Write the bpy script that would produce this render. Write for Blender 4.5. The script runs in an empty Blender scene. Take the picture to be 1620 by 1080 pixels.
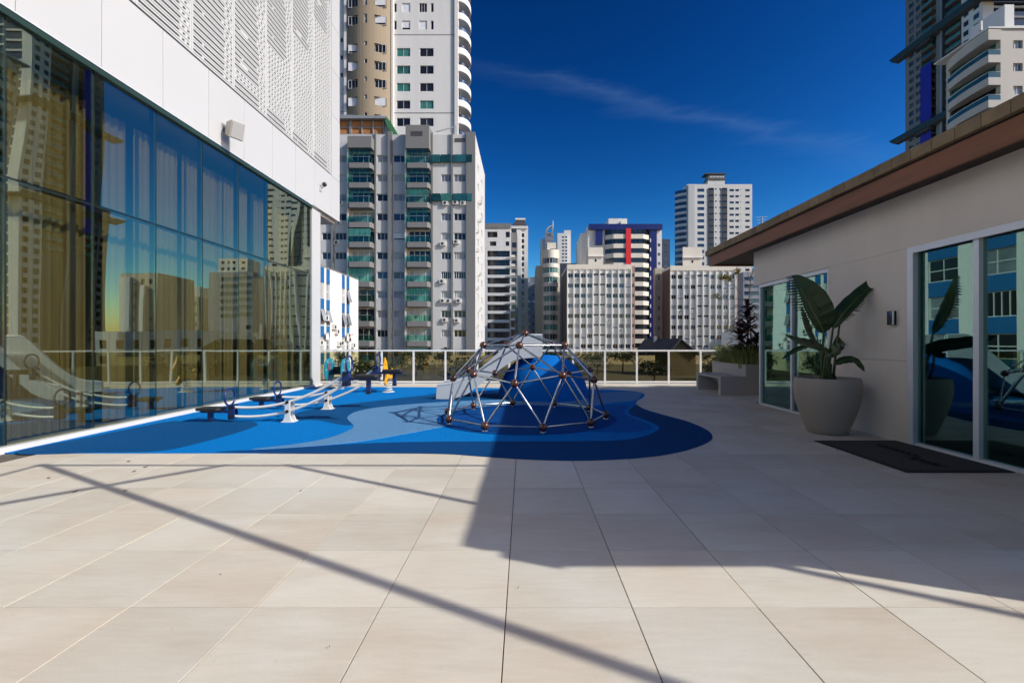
import bpy, bmesh, math, random
from mathutils import Vector, noise as mnoise
rnd = random.Random(7)
R = math.radians
sc = bpy.context.scene
col = sc.collection

# ------------------------------------------------------------------ camera
F, U0, V0, H = 728.0, 829.0, 541.0, 1.4          # focal length (px of the 1620 frame), vanishing point, eye height
cd = bpy.data.cameras.new('camera'); cam = bpy.data.objects.new('camera', cd); col.objects.link(cam)
cd.sensor_width = 36.0; cd.lens = F/1620*36; cd.clip_start = 0.05; cd.clip_end = 6000
cd.shift_x = -(U0-810)/1620; cd.shift_y = (V0-540)/1620
cam.location = (0, 0, H); cam.rotation_euler = (R(90), 0, 0)
sc.camera = cam
# ------------------------------------------------------------------ sky and sun
SUN_S, SUN_E = 0.40, 33.8                         # light travels (-1, SUN_S) on the ground plan; elevation in degrees
w = bpy.data.worlds.new('World'); sc.world = w; w.use_nodes = True
nt = w.node_tree; nt.nodes.clear()
def wn(t, **k):
    n = nt.nodes.new(t)
    for a, b in k.items(): setattr(n, a, b)
    return n
out = wn('ShaderNodeOutputWorld'); bg = wn('ShaderNodeBackground')
sky = wn('ShaderNodeTexSky'); sky.sky_type = 'NISHITA'; sky.sun_disc = False
sky.sun_elevation = R(SUN_E); sky.sun_rotation = math.atan2(1.0, -SUN_S)
sky.air_density = 1.0; sky.dust_density = 1.12; sky.ozone_density = 3.0; sky.altitude = 400
hs = wn('ShaderNodeHueSaturation'); hs.inputs['Hue'].default_value = 0.496; hs.inputs['Saturation'].default_value = 1.36; hs.inputs['Value'].default_value = 0.775
gm = wn('ShaderNodeGamma'); gm.inputs['Gamma'].default_value = 2.0
nt.links.new(sky.outputs[0], hs.inputs['Color']); nt.links.new(hs.outputs[0], gm.inputs['Color'])
tint = wn('ShaderNodeMixRGB', blend_type='MULTIPLY'); tint.inputs['Fac'].default_value = 1.0; tint.inputs['Color2'].default_value = (1.36, 1.08, .80, 1)
nt.links.new(gm.outputs[0], tint.inputs['Color1'])
# a thin streak of cirrus along one great circle
tc = wn('ShaderNodeTexCoord')
a_ = Vector((-.067, 1, .592)).normalized(); b_ = Vector((.77, 1, .40)).normalized()
nrm = a_.cross(b_).normalized(); mid = (a_+b_).normalized()
def dotn(v):
    d = wn('ShaderNodeVectorMath', operation='DOT_PRODUCT'); d.inputs[1].default_value = v
    nt.links.new(tc.outputs['Generated'], d.inputs[0]); return d.outputs['Value']
mp_ = wn('ShaderNodeMapping'); mp_.inputs['Scale'].default_value = (3, 3, 22)
nt.links.new(tc.outputs['Generated'], mp_.inputs['Vector'])
nz = wn('ShaderNodeTexNoise'); nz.inputs['Scale'].default_value = 1.6; nz.inputs['Detail'].default_value = 6; nz.inputs['Roughness'].default_value = .62
nt.links.new(mp_.outputs[0], nz.inputs['Vector'])
def mth(op, a, b=None, clamp=False):
    m = wn('ShaderNodeMath', operation=op); m.use_clamp = clamp
    for i, x in enumerate((a, b)):
        if x is None: continue
        if isinstance(x, (int, float)): m.inputs[i].default_value = x
        else: nt.links.new(x, m.inputs[i])
    return m.outputs[0]
wob = mth('MULTIPLY', mth('SUBTRACT', nz.outputs['Fac'], .5), .09)
off = mth('ABSOLUTE', mth('ADD', dotn(nrm), wob))
band = mth('SUBTRACT', 1.0, mth('DIVIDE', off, .030), True)
along = mth('MULTIPLY', mth('SUBTRACT', dotn(mid), .90), 10.0, True)
cl = mth('MULTIPLY', mth('MULTIPLY', mth('POWER', band, 1.6), along), mth('MULTIPLY', nz.outputs['Fac'], .20), True)
mx = wn('ShaderNodeMixRGB'); mx.inputs['Color2'].default_value = (4.6, 7.4, 12.0, 1)
nt.links.new(cl, mx.inputs['Fac']); nt.links.new(tint.outputs[0], mx.inputs['Color1'])
nt.links.new(mx.outputs[0], bg.inputs['Color']); bg.inputs['Strength'].default_value = 0.05
nt.links.new(bg.outputs[0], out.inputs['Surface'])
sd = bpy.data.lights.new('sun', 'SUN'); sd.energy = 4.5; sd.angle = R(.47); sd.color = (1.0, .975, .905)
so = bpy.data.objects.new('sun', sd); col.objects.link(so)
sdir = Vector((-1, SUN_S, -math.hypot(1, SUN_S)*math.tan(R(SUN_E))))
so.rotation_euler = sdir.to_track_quat('-Z', 'Y').to_euler(); so.location = (30, -12, 30)
vs = sc.view_settings
sc.display_settings.display_device = 'sRGB'
vs.view_transform = 'Standard'; vs.look = 'None'; vs.exposure = 0.17; vs.gamma = 1.0; vs.use_curve_mapping = False
cy = sc.cycles
cy.use_denoising = True; cy.max_bounces = 8; cy.diffuse_bounces = 5; cy.glossy_bounces = 4; cy.transparent_max_bounces = 12
cy.transmission_bounces = 4; cy.caustics_reflective = False; cy.caustics_refractive = False; cy.sample_clamp_indirect = 6.0

# ------------------------------------------------------------------ helpers
def X(u, d): return (u-U0)*d/F
def Z(v, d): return H+(V0-v)*d/F
def gp(u, v):
    d = F*H/(v-V0); return (X(u, d), d)

class MB:
    def __init__(s): s.v = []; s.f = []; s.m = []; s.s = []
    def add(s, vs, fs, m=0, sm=False):
        o = len(s.v); s.v += [tuple(p) for p in vs]
        for f in fs: s.f.append([o+i for i in f]); s.m.append(m); s.s.append(sm)
        return s
    def poly(s, pts, m=0): return s.add(pts, [list(range(len(pts)))], m)
    def box(s, x0, x1, y0, y1, z0, z1, m=0):
        if x0 > x1: x0, x1 = x1, x0
        if y0 > y1: y0, y1 = y1, y0
        if z0 > z1: z0, z1 = z1, z0
        vs = [(x, y, z) for z in (z0, z1) for y in (y0, y1) for x in (x0, x1)]
        return s.add(vs, [(0, 2, 3, 1), (4, 5, 7, 6), (0, 1, 5, 4), (2, 6, 7, 3), (0, 4, 6, 2), (1, 3, 7, 5)], m)
    def prism(s, poly, axis, a0, a1, m=0, sm=False):
        n = len(poly)
        def P(p, a):
            return {'x': (a, p[0], p[1]), 'y': (p[0], a, p[1]), 'z': (p[0], p[1], a)}[axis]
        vs = [P(p, a0) for p in poly]+[P(p, a1) for p in poly]
        s.add(vs, [list(range(n))[::-1], list(range(n, 2*n))], m)
        s.add(vs, [(i, (i+1) % n, n+(i+1) % n, n+i) for i in range(n)], m, sm)
        return s
    def tube(s, pts, r, n=8, m=0, closed=False, caps=True):
        pts = [Vector(p) for p in pts]; N = len(pts); rs = r if isinstance(r, (list, tuple)) else [r]*N
        t0 = (pts[1]-pts[0]).normalized()
        up = Vector((0, 0, 1)) if abs(t0.z) < .9 else Vector((1, 0, 0))
        a = t0.cross(up).normalized(); vs = []
        for i in range(N):
            if closed: t = (pts[(i+1) % N]-pts[i-1]).normalized()
            else: t = (pts[min(i+1, N-1)]-pts[max(i-1, 0)]).normalized()
            a = (a-t*a.dot(t)).normalized(); b = t.cross(a)
            for k in range(n):
                q = 2*math.pi*k/n; vs.append(pts[i]+(a*math.cos(q)+b*math.sin(q))*rs[i])
        fs = []
        for i in range(N if closed else N-1):
            j = (i+1) % N
            for k in range(n): fs.append((i*n+k, i*n+(k+1) % n, j*n+(k+1) % n, j*n+k))
        s.add(vs, fs, m, True)
        if caps and not closed:
            s.add(vs[:n], [list(range(n))[::-1]], m); s.add(vs[-n:], [list(range(n))], m)
        return s
    def lathe(s, prof, n=32, c=(0, 0, 0), m=0, sm=True):
        vs = []; N = len(prof)
        for r, z in prof:
            for k in range(n):
                q = 2*math.pi*k/n; vs.append((c[0]+r*math.cos(q), c[1]+r*math.sin(q), c[2]+z))
        fs = [(i*n+k, i*n+(k+1) % n, (i+1)*n+(k+1) % n, (i+1)*n+k) for i in range(N-1) for k in range(n)]
        return s.add(vs, fs, m, sm)
    def sphere(s, c, r, n=12, m=0):
        k = n//2
        prof = [(max(1e-4, r*math.sin(math.pi*i/k)), -r*math.cos(math.pi*i/k)) for i in range(k+1)]
        return s.lathe(prof, n, c, m)

WL = {}                                            # world location of each Empty / part origin
def mesh_of(mb, name, mats, off=(0, 0, 0), bevel=0):
    me = bpy.data.meshes.new(name)
    me.from_pydata([(p[0]-off[0], p[1]-off[1], p[2]-off[2]) for p in mb.v], [], mb.f)
    for m in mats: me.materials.append(m)
    me.polygons.foreach_set('material_index', mb.m); me.polygons.foreach_set('use_smooth', mb.s)
    bm = bmesh.new(); bm.from_mesh(me)
    if bevel:
        bmesh.ops.remove_doubles(bm, verts=bm.verts, dist=1e-5)
        es = [e for e in bm.edges if len(e.link_faces) == 2 and e.calc_face_angle(0) > .6]
        bmesh.ops.bevel(bm, geom=es, offset=bevel, segments=2, affect='EDGES', profile=.6)
    bmesh.ops.recalc_face_normals(bm, faces=bm.faces)
    bm.to_mesh(me); bm.free(); me.update()
    return me
def link(o, parent=None, wloc=(0, 0, 0)):
    col.objects.link(o); WL[o.name] = tuple(wloc)
    if parent is not None:
        p = WL[parent.name]; o.parent = parent
        o.location = (wloc[0]-p[0], wloc[1]-p[1], wloc[2]-p[2])
    else: o.location = wloc
    return o
def build(mb, name, mats, parent=None, loc=None, bevel=0):
    if not isinstance(mats, (list, tuple)): mats = [mats]
    if loc is None: loc = WL[parent.name] if parent is not None else (0, 0, 0)
    return link(bpy.data.objects.new(name, mesh_of(mb, name, mats, loc, bevel)), parent, loc)
def inst(me, name, parent, loc, rz=0):
    o = link(bpy.data.objects.new(name, me), parent, loc)
    if rz: o.rotation_euler = (0, 0, rz)
    return o
def tag(o, label=None, cat=None, group=None, kind=None):
    if label: o['label'] = label
    if cat: o['category'] = cat
    if group: o['group'] = group
    if kind: o['kind'] = kind
    return o
def thing(name, label, cat, loc, group=None):
    o = bpy.data.objects.new(name, None); o.empty_display_size = .2; link(o, None, loc)
    return tag(o, label, cat, group)

# ------------------------------------------------------------------ materials
def newmat(name):
    m = bpy.data.materials.new(name); m.use_nodes = True; t = m.node_tree; t.nodes.clear()
    return m, t
def N(t, ty, **k):
    n = t.nodes.new(ty)
    for a, b in k.items(): setattr(n, a, b)
    return n
def mat(name, c, rough=.6, metal=0., var=.07, scale=2.0, stretch=(1, 1, 1), rand=0., bump=0., bscale=60., spec=.5, c2=None, c2scale=1.2, c2lo=.5, c2hi=.7, coat=0.):
    m, t = newmat(name)
    o = N(t, 'ShaderNodeOutputMaterial'); p = N(t, 'ShaderNodeBsdfPrincipled'); t.links.new(p.outputs[0], o.inputs[0])
    g = N(t, 'ShaderNodeNewGeometry'); mpn = N(t, 'ShaderNodeMapping'); mpn.inputs['Scale'].default_value = stretch
    t.links.new(g.outputs['Position'], mpn.inputs['Vector'])
    nz = N(t, 'ShaderNodeTexNoise'); nz.inputs['Scale'].default_value = scale; nz.inputs['Detail'].default_value = 5
    t.links.new(mpn.outputs[0], nz.inputs['Vector'])
    mr = N(t, 'ShaderNodeMapRange'); mr.inputs[1].default_value = .25; mr.inputs[2].default_value = .75
    mr.inputs[3].default_value = 1-var; mr.inputs[4].default_value = 1+var; t.links.new(nz.outputs['Fac'], mr.inputs[0])
    f = mr.outputs[0]
    if rand:
        oi = N(t, 'ShaderNodeObjectInfo'); m2 = N(t, 'ShaderNodeMapRange'); m2.inputs[3].default_value = 1-rand; m2.inputs[4].default_value = 1+rand
        t.links.new(oi.outputs['Random'], m2.inputs[0]); mm = N(t, 'ShaderNodeMath', operation='MULTIPLY')
        t.links.new(f, mm.inputs[0]); t.links.new(m2.outputs[0], mm.inputs[1]); f = mm.outputs[0]
    base = None
    if c2:
        n2 = N(t, 'ShaderNodeTexNoise'); n2.inputs['Scale'].default_value = c2scale; n2.inputs['Detail'].default_value = 6; n2.inputs['Roughness'].default_value = .6
        t.links.new(mpn.outputs[0], n2.inputs['Vector'])
        r2 = N(t, 'ShaderNodeMapRange'); r2.inputs[1].default_value = c2lo; r2.inputs[2].default_value = c2hi; t.links.new(n2.outputs['Fac'], r2.inputs[0])
        mc = N(t, 'ShaderNodeMixRGB'); mc.inputs[1].default_value = (*c, 1); mc.inputs[2].default_value = (*c2, 1); t.links.new(r2.outputs[0], mc.inputs[0]); base = mc.outputs[0]
    vm = N(t, 'ShaderNodeVectorMath', operation='SCALE'); vm.inputs[0].default_value = c
    if base: t.links.new(base, vm.inputs[0])
    t.links.new(f, vm.inputs['Scale']); t.links.new(vm.outputs[0], p.inputs['Base Color'])
    p.inputs['Roughness'].default_value = rough; p.inputs['Metallic'].default_value = metal; p.inputs['Specular IOR Level'].default_value = spec
    if coat: p.inputs['Coat Weight'].default_value = coat; p.inputs['Coat Roughness'].default_value = .08
    if bump:
        b = N(t, 'ShaderNodeBump'); b.inputs['Strength'].default_value = bump; b.inputs['Distance'].default_value = .01
        n3 = N(t, 'ShaderNodeTexNoise'); n3.inputs['Scale'].default_value = bscale; n3.inputs['Detail'].default_value = 4
        t.links.new(g.outputs['Position'], n3.inputs['Vector']); t.links.new(n3.outputs['Fac'], b.inputs['Height']); t.links.new(b.outputs[0], p.inputs['Normal'])
    return m
def glass(name, refl, trans, rtint=(1, 1, 1), wave=.0, wscale=.5, fres=.5, stretch=(1, 1, 1)):
    """architectural pane: tinted see-through plus a mirror coat that grows towards grazing angles, slightly wavy"""
    m, t = newmat(name)
    o = N(t, 'ShaderNodeOutputMaterial'); tr = N(t, 'ShaderNodeBsdfTransparent'); tr.inputs[0].default_value = (*trans, 1)
    gl = N(t, 'ShaderNodeBsdfGlossy'); gl.inputs['Color'].default_value = (*rtint, 1); gl.inputs['Roughness'].default_value = .0
    lf = N(t, 'ShaderNodeLayerWeight'); lf.inputs['Blend'].default_value = .5
    lw = N(t, 'ShaderNodeMath', operation='POWER'); lw.inputs[1].default_value = 5.0; t.links.new(lf.outputs['Facing'], lw.inputs[0])
    ma = N(t, 'ShaderNodeMath', operation='MULTIPLY_ADD'); ma.inputs[1].default_value = fres; ma.inputs[2].default_value = refl; ma.use_clamp = True
    t.links.new(lw.outputs[0], ma.inputs[0])
    mx = N(t, 'ShaderNodeMixShader'); t.links.new(ma.outputs[0], mx.inputs[0]); t.links.new(tr.outputs[0], mx.inputs[1]); t.links.new(gl.outputs[0], mx.inputs[2])
    t.links.new(mx.outputs[0], o.inputs[0])
    if wave:
        g = N(t, 'ShaderNodeNewGeometry'); oi = N(t, 'ShaderNodeObjectInfo')
        ad = N(t, 'ShaderNodeVectorMath', operation='MULTIPLY_ADD'); ad.inputs[1].default_value = stretch
        t.links.new(g.outputs['Position'], ad.inputs[0])
        cb = N(t, 'ShaderNodeVectorMath', operation='SCALE'); cb.inputs[0].default_value = (31, 57, 13); t.links.new(oi.outputs['Random'], cb.inputs['Scale']); t.links.new(cb.outputs[0], ad.inputs[2])
        nz = N(t, 'ShaderNodeTexNoise'); nz.inputs['Scale'].default_value = wscale; nz.inputs['Detail'].default_value = 0.5
        t.links.new(ad.outputs[0], nz.inputs['Vector'])
        b = N(t, 'ShaderNodeBump'); b.inputs['Strength'].default_value = 1.0; b.inputs['Distance'].default_value = wave
        t.links.new(nz.outputs['Fac'], b.inputs['Height']); t.links.new(b.outputs[0], gl.inputs['Normal'])
    return m

MT = {}
def mk(k, *a, **kw): MT[k] = mat(k, *a, **kw)
# terrace
def tile_material():
    m, t = newmat('terrace_tile')
    o = N(t, 'ShaderNodeOutputMaterial'); p = N(t, 'ShaderNodeBsdfPrincipled'); t.links.new(p.outputs[0], o.inputs[0])
    g = N(t, 'ShaderNodeNewGeometry'); oi = N(t, 'ShaderNodeObjectInfo')
    cb = N(t, 'ShaderNodeVectorMath', operation='SCALE'); cb.inputs[0].default_value = (17, 29, 5); t.links.new(oi.outputs['Random'], cb.inputs['Scale'])
    ps = N(t, 'ShaderNodeVectorMath', operation='ADD'); t.links.new(g.outputs['Position'], ps.inputs[0]); t.links.new(cb.outputs[0], ps.inputs[1])
    def nz(scale, det, src, rough=.55, sx=(1, 1, 1), rot=0):
        mpn = N(t, 'ShaderNodeMapping'); mpn.inputs['Scale'].default_value = sx; mpn.inputs['Rotation'].default_value = (0, 0, rot); t.links.new(src, mpn.inputs[0])
        n = N(t, 'ShaderNodeTexNoise'); n.inputs['Scale'].default_value = scale; n.inputs['Detail'].default_value = det; n.inputs['Roughness'].default_value = rough
        t.links.new(mpn.outputs[0], n.inputs[0]); return n.outputs['Fac']
    def rng(x, a, b, lo, hi):
        r = N(t, 'ShaderNodeMapRange'); r.inputs[1].default_value = a; r.inputs[2].default_value = b; r.inputs[3].default_value = lo; r.inputs[4].default_value = hi
        t.links.new(x, r.inputs[0]); return r.outputs[0]
    def mixc(f, a, b):
        n = N(t, 'ShaderNodeMixRGB')
        for i, x in ((1, a), (2, b)):
            if isinstance(x, tuple): n.inputs[i].default_value = (*x, 1)
            else: t.links.new(x, n.inputs[i])
        t.links.new(f, n.inputs[0]); return n.outputs[0]
    def mul(a, b):
        n = N(t, 'ShaderNodeMath', operation='MULTIPLY'); t.links.new(a, n.inputs[0]); t.links.new(b, n.inputs[1]); return n.outputs[0]
    c = mixc(rng(nz(1.1, 4, ps.outputs[0]), .35, .65, 0, 1), (.575, .505, .405), (.615, .565, .475))
    c = mixc(rng(nz(.55, 5, g.outputs['Position']), .50, .68, 0, .8), c, (.62, .615, .55))
    c = mixc(rng(nz(.9, 6, ps.outputs[0], .65, (.35, 1.5, 1)), .50, .72, 0, .75), c, (.47, .385, .30))
    c = mixc(rng(nz(26, 3, g.outputs['Position']), .66, .80, 0, .35), c, (.36, .29, .22))
    f = mul(rng(nz(140, 3, g.outputs['Position']), .3, .7, .955, 1.045), rng(oi.outputs['Random'], 0, 1, .92, 1.05))
    f = mul(f, rng(nz(9, 4, g.outputs['Position'], .6, (.5, 3.2, 1), R(24)), .3, .7, .955, 1.04))
    vm = N(t, 'ShaderNodeVectorMath', operation='SCALE'); t.links.new(c, vm.inputs[0]); t.links.new(f, vm.inputs['Scale'])
    t.links.new(vm.outputs[0], p.inputs['Base Color']); p.inputs['Roughness'].default_value = .62; p.inputs['Specular IOR Level'].default_value = .35
    b = N(t, 'ShaderNodeBump'); b.inputs['Strength'].default_value = .25; b.inputs['Distance'].default_value = .002
    t.links.new(nz(180, 3, g.outputs['Position']), b.inputs['Height']); t.links.new(b.outputs[0], p.inputs['Normal'])
    return m
MT['tile'] = tile_material()
mk('grout', (.10, .085, .065), .95, var=.35, scale=7)
def rubber(k, c): mk(k, c, .88, var=.26, scale=55.0, stretch=(1, 1, 1), bump=.5, bscale=260, spec=.06, c2=tuple(min(1, x*1.22+.012) for x in c), c2scale=.035, c2lo=.46, c2hi=.66)
rubber('rub_bright', (.001, .17, .50)); rubber('rub_dark', (.004, .070, .205)); rubber('rub_steel', (.105, .245, .43))
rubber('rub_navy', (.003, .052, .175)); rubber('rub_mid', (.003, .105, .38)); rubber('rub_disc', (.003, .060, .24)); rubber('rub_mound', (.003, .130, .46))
# near buildings
mk('white_panel', (.465, .465, .47), .38, var=.015, scale=.6, rand=.012, spec=.5)
mk('white_screen', (.47, .47, .465), .45, var=.03, scale=1.0)
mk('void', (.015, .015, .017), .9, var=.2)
mk('frame_dark', (.015, .02, .022), .35, var=.1)
mk('gutter', (.030, .060, .050), .25, metal=.3, var=.1)
mk('concrete_white', (.58, .565, .54), .7, var=.05)
mk('curtain', (.29, .25, .165), .9, var=.06, scale=3)
mk('interior', (.10, .085, .06), .8, var=.1)
mk('floor_in', (.16, .13, .09), .35, var=.1)
MT['glass_left'] = glass('glass_left', .24, (.80, .785, .65), (.80, .97, .88), wave=.013, wscale=.55, fres=.75, stretch=(1, 1, .55))
MT['glass_pav'] = glass('glass_pav', .18, (.45, .58, .54), (.66, 1.0, .93), wave=.0025, wscale=.5, fres=.7)
MT['glass_rail'] = glass('glass_rail', .05, (.74, .70, .53), (.9, 1, .92), wave=.002, wscale=.5, fres=1.0)
mk('pav_wall', (.72, .64, .56), .75, var=.07, scale=1.6, stretch=(1, 1, .35), bump=.15, bscale=120)
mk('alu', (.70, .71, .74), .38, metal=.25, var=.03)
mk('rail_white', (.80, .79, .77), .4, var=.03)
mk('fascia_wood', (.22, .075, .024), .5, var=.25, scale=2.2, stretch=(1, .35, 5), c2=(.17, .048, .014), c2scale=1.5)
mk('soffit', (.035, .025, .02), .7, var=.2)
mk('coping', (.26, .185, .105), .85, var=.22, scale=5, rand=.10, bump=.5, bscale=40, c2=(.13, .10, .07), c2scale=3.5, c2lo=.55, c2hi=.75)
mk('roof_grey', (.22, .21, .20), .9, var=.15)
mk('pot', (.36, .30, .25), .62, var=.05, scale=3, bump=.15, bscale=90)
mk('soil', (.03, .02, .013), .95, var=.4, scale=20)
mk('mat_grey', (.040, .036, .036), .95, var=.25, scale=60, bump=.6, bscale=400)
mk('mat_black', (.004, .004, .004), .8, var=.2, scale=60)
mk('plant_box', (.44, .40, .38), .7, var=.04, scale=1.5)
mk('plastic_black', (.008, .008, .009), .4, var=.2)
mk('speaker_cream', (.42, .385, .31), .5, var=.03); mk('speaker_grille', (.30, .295, .29), .6, var=.05, scale=200)
# play equipment
mk('steel', (.46, .46, .47), .24, metal=.95, var=.10, scale=8)
mk('ball_brown', (.085, .022, .010), .28, var=.10, scale=10, coat=.3)
mk('bar_white', (.72, .70, .65), .4, var=.05)
mk('blue_paint', (.006, .022, .115), .35, var=.08)
mk('rubber_black', (.010, .010, .011), .6, var=.15)
mk('slide_grey', (.53, .55, .57), .42, var=.04)
mk('horse_yellow', (.80, .36, .008), .45, var=.04); mk('teal', (.006, .20, .26), .45, var=.04); mk('red', (.50, .012, .02), .45, var=.05)
# plants
def leafmat(k, c, c2, rough=.45):
    m, t = newmat(k)
    o = N(t, 'ShaderNodeOutputMaterial'); p = N(t, 'ShaderNodeBsdfPrincipled'); tl = N(t, 'ShaderNodeBsdfTranslucent'); ms = N(t, 'ShaderNodeMixShader'); ms.inputs[0].default_value = .22
    g = N(t, 'ShaderNodeNewGeometry'); nz = N(t, 'ShaderNodeTexNoise'); nz.inputs['Scale'].default_value = 7; nz.inputs['Detail'].default_value = 3; t.links.new(g.outputs['Position'], nz.inputs[0])
    ri = N(t, 'ShaderNodeMath', operation='MULTIPLY_ADD'); ri.inputs[1].default_value = .7; t.links.new(g.outputs['Random Per Island'], ri.inputs[0])
    sb = N(t, 'ShaderNodeMath', operation='SUBTRACT'); sb.inputs[1].default_value = .35; t.links.new(nz.outputs['Fac'], sb.inputs[0]); t.links.new(sb.outputs[0], ri.inputs[2]); ri.use_clamp = True
    mc = N(t, 'ShaderNodeMixRGB'); mc.inputs[1].default_value = (*c, 1); mc.inputs[2].default_value = (*c2, 1); t.links.new(ri.outputs[0], mc.inputs[0])
    t.links.new(mc.outputs[0], p.inputs['Base Color']); t.links.new(mc.outputs[0], tl.inputs[0]); p.inputs['Roughness'].default_value = rough
    t.links.new(p.outputs[0], ms.inputs[1]); t.links.new(tl.outputs[0], ms.inputs[2]); t.links.new(ms.outputs[0], o.inputs[0]); MT[k] = m
leafmat('leaf_banana', (.016, .042, .010), (.034, .070, .016), .32); mk('rib', (.14, .17, .04), .5); mk('stem_green', (.05, .075, .02), .45, var=.2, scale=8)
leafmat('leaf_grass', (.09, .14, .025), (.42, .42, .14)); leafmat('leaf_red', (.035, .009, .008), (.11, .022, .014)); leafmat('leaf_yellow', (.10, .12, .012), (.30, .22, .02))
leafmat('leaf_tree', (.014, .024, .008), (.035, .045, .014)); mk('bark', (.10, .075, .05), .9, var=.25, scale=12)
# town
def wallm(k, c, var=.05): mk(k, c, .8, var=var, scale=.5, stretch=(1, 1, .12), rand=.0)
wallm('w_grey_light', (.50, .495, .49), .08); wallm('w_grey_mid', (.165, .165, .165)); wallm('w_white', (.62, .61, .595)); wallm('w_offwhite', (.70, .68, .635), .09); wallm('w_beige', (.30, .24, .165)); wallm('w_cream', (.63, .58, .50))
wallm('w_tan', (.45, .39, .30)); wallm('w_concrete', (.18, .175, .17), .15); wallm('w_dark', (.055, .055, .06)); wallm('w_putty', (.44, .41, .365)); wallm('w_brown', (.10, .07, .062)); wallm('w_pink', (.30, .20, .175)); wallm('w_bluegrey', (.21, .225, .265))
mk('b_blue', (.006, .10, .28), .6, var=.05); mk('b_navy', (.006, .010, .115), .35, var=.15, scale=.3); mk('b_red', (.58, .012, .022), .5, var=.04); mk('net_blue', (.008, .015, .30), .8, var=.12, scale=.4); mk('tray_net', (.012, .07, .12), .8, var=.1)
mk('brick_panel', (.38, .16, .055), .8, var=.25, scale=2.5); mk('green_roof', (.05, .17, .07), .6, var=.1); mk('mansard', (.045, .045, .05), .6)
mk('metal_grey', (.30, .31, .32), .5, metal=.3); mk('ac_white', (.62, .60, .56), .5, var=.06); mk('pipe_grey', (.34, .34, .35), .5)
mk('asphalt', (.055, .055, .058), .9, var=.15, scale=.2); mk('podium_roof', (.085, .075, .055), .9, var=.15, scale=.3); mk('slate', (.05, .05, .055), .7, var=.15, scale=6); mk('solar', (.01, .02, .07), .15)
def pane(k, c, rough=.06, rand=.5): mk(k, c, rough, var=.3, scale=.8, rand=rand, spec=.6)
pane('p_teal', (.015, .07, .075), .12); pane('p_dark', (.018, .020, .024)); pane('p_blue', (.035, .065, .13)); pane('p_green', (.04, .15, .125), .1, .4); pane('p_grey', (.20, .22, .25), .15, .4); pane('p_curtain', (.38, .37, .35), .25, .3)
mk('win_frame', (.55, .55, .55), .5, var=.05); mk('win_frame_dark', (.05, .05, .055), .5); mk('shutter', (.68, .69, .72), .55, var=.03)
MT['glass_balc'] = glass('glass_balc', .07, (.52, .80, .71), (.7, 1, .9), fres=.5)

# ------------------------------------------------------------------ facade tools
FRONT = lambda y: (lambda s, z, n: (s, y-n, z))
LEFTF = lambda x: (lambda s, z, n: (x-n, s, z))
RIGHTF = lambda x: (lambda s, z, n: (x+n, s, z))
def facade(mb, mp, s0, s1, z0, z1, ops, rev=.2, m=0, nsub=0):
    ops = [(max(a, s0), min(b, s1), max(c, z0), min(d, z1)) for a, b, c, d in ops if b > s0 and a < s1 and d > z0 and c < z1]
    ss = sorted(set([round(x, 4) for x in [s0, s1]+[o[0] for o in ops]+[o[1] for o in ops]+[s0+(s1-s0)*i/nsub for i in range(1, nsub)]]))
    zs = sorted(set([round(x, 4) for x in [z0, z1]+[o[2] for o in ops]+[o[3] for o in ops]]))
    for j in range(len(zs)-1):
        zc = (zs[j]+zs[j+1])/2
        row = [o for o in ops if o[2] < zc < o[3]]
        run = None
        for i in range(len(ss)-1):
            scn = (ss[i]+ss[i+1])/2
            solid = not any(o[0] < scn < o[1] for o in row)
            if solid and run is None: run = ss[i]
            brk = (not solid) or i == len(ss)-2 or nsub
            if run is not None and brk:
                end = ss[i+1] if solid else ss[i]
                mb.poly([mp(run, zs[j], 0), mp(end, zs[j], 0), mp(end, zs[j+1], 0), mp(run, zs[j+1], 0)], m); run = None
    for a, b, c, d in ops:
        for p, q in (((a, c), (b, c)), ((b, c), (b, d)), ((b, d), (a, d)), ((a, d), (a, c))):
            mb.poly([mp(p[0], p[1], 0), mp(q[0], q[1], 0), mp(q[0], q[1], -rev), mp(p[0], p[1], -rev)], m)
WM = {}
def winmesh(wd, ht, style, pn, fr='win_frame', depth=.12):
    k = (round(wd, 2), round(ht, 2), style, pn, fr)
    if k in WM: return WM[k]
    mb = MB(); a, b = wd/2, ht/2; t = min(.07, wd*.09)
    if style == 'plain':
        mb.box(-a, a, .0, .02, -b, b, 1)
    else:
        mb.box(-a, a, -.03, .03, -b, -b+t); mb.box(-a, a, -.03, .03, b-t, b)
        mb.box(-a, -a+t, -.028, .03, -b+t, b-t); mb.box(a-t, a, -.028, .03, -b+t, b-t)
        n = {'one': 1, 'two': 2, 'three': 3, 'four': 4, 'bars': 5, 'shut': 0, 'half': 0, 'sash': 2, 'band': 6}[style]
        for i in range(1, n):
            x = -a+wd*i/n; mb.box(x-t*.45, x+t*.45, -.026, .03, -b+t, b-t)
        if style == 'sash': mb.box(-a+t, a-t, -.02, .03, -t/2, t/2)
        if style == 'shut': mb.box(-a+t, a-t, -.01, .03, -b+t, b-t, 2)
        elif style == 'half': mb.box(-a+t, a-t, -.01, .03, -b*.5, b-t, 2); mb.box(-a+t, a-t, .035, .05, -b+t, -b*.5, 1)
        else: mb.box(-a+t, a-t, .032, .05, -b+t, b-t, 1)
    me = mesh_of(mb, 'window', [MT[fr], MT[pn], MT['shutter']]); WM[k] = me
    return me
def windows(parent, mp, ops, rz, styles, rev=.2, name='window'):
    for a, b, c, d in ops:
        st = rnd.choice(styles); me = winmesh(b-a, d-c, *st)
        inst(me, name, parent, mp((a+b)/2, (c+d)/2, -(rev-.06)), rz)
RZ = {'f': 0, 'r': R(90), 'l': R(-90)}
GZ = -14.0
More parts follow.
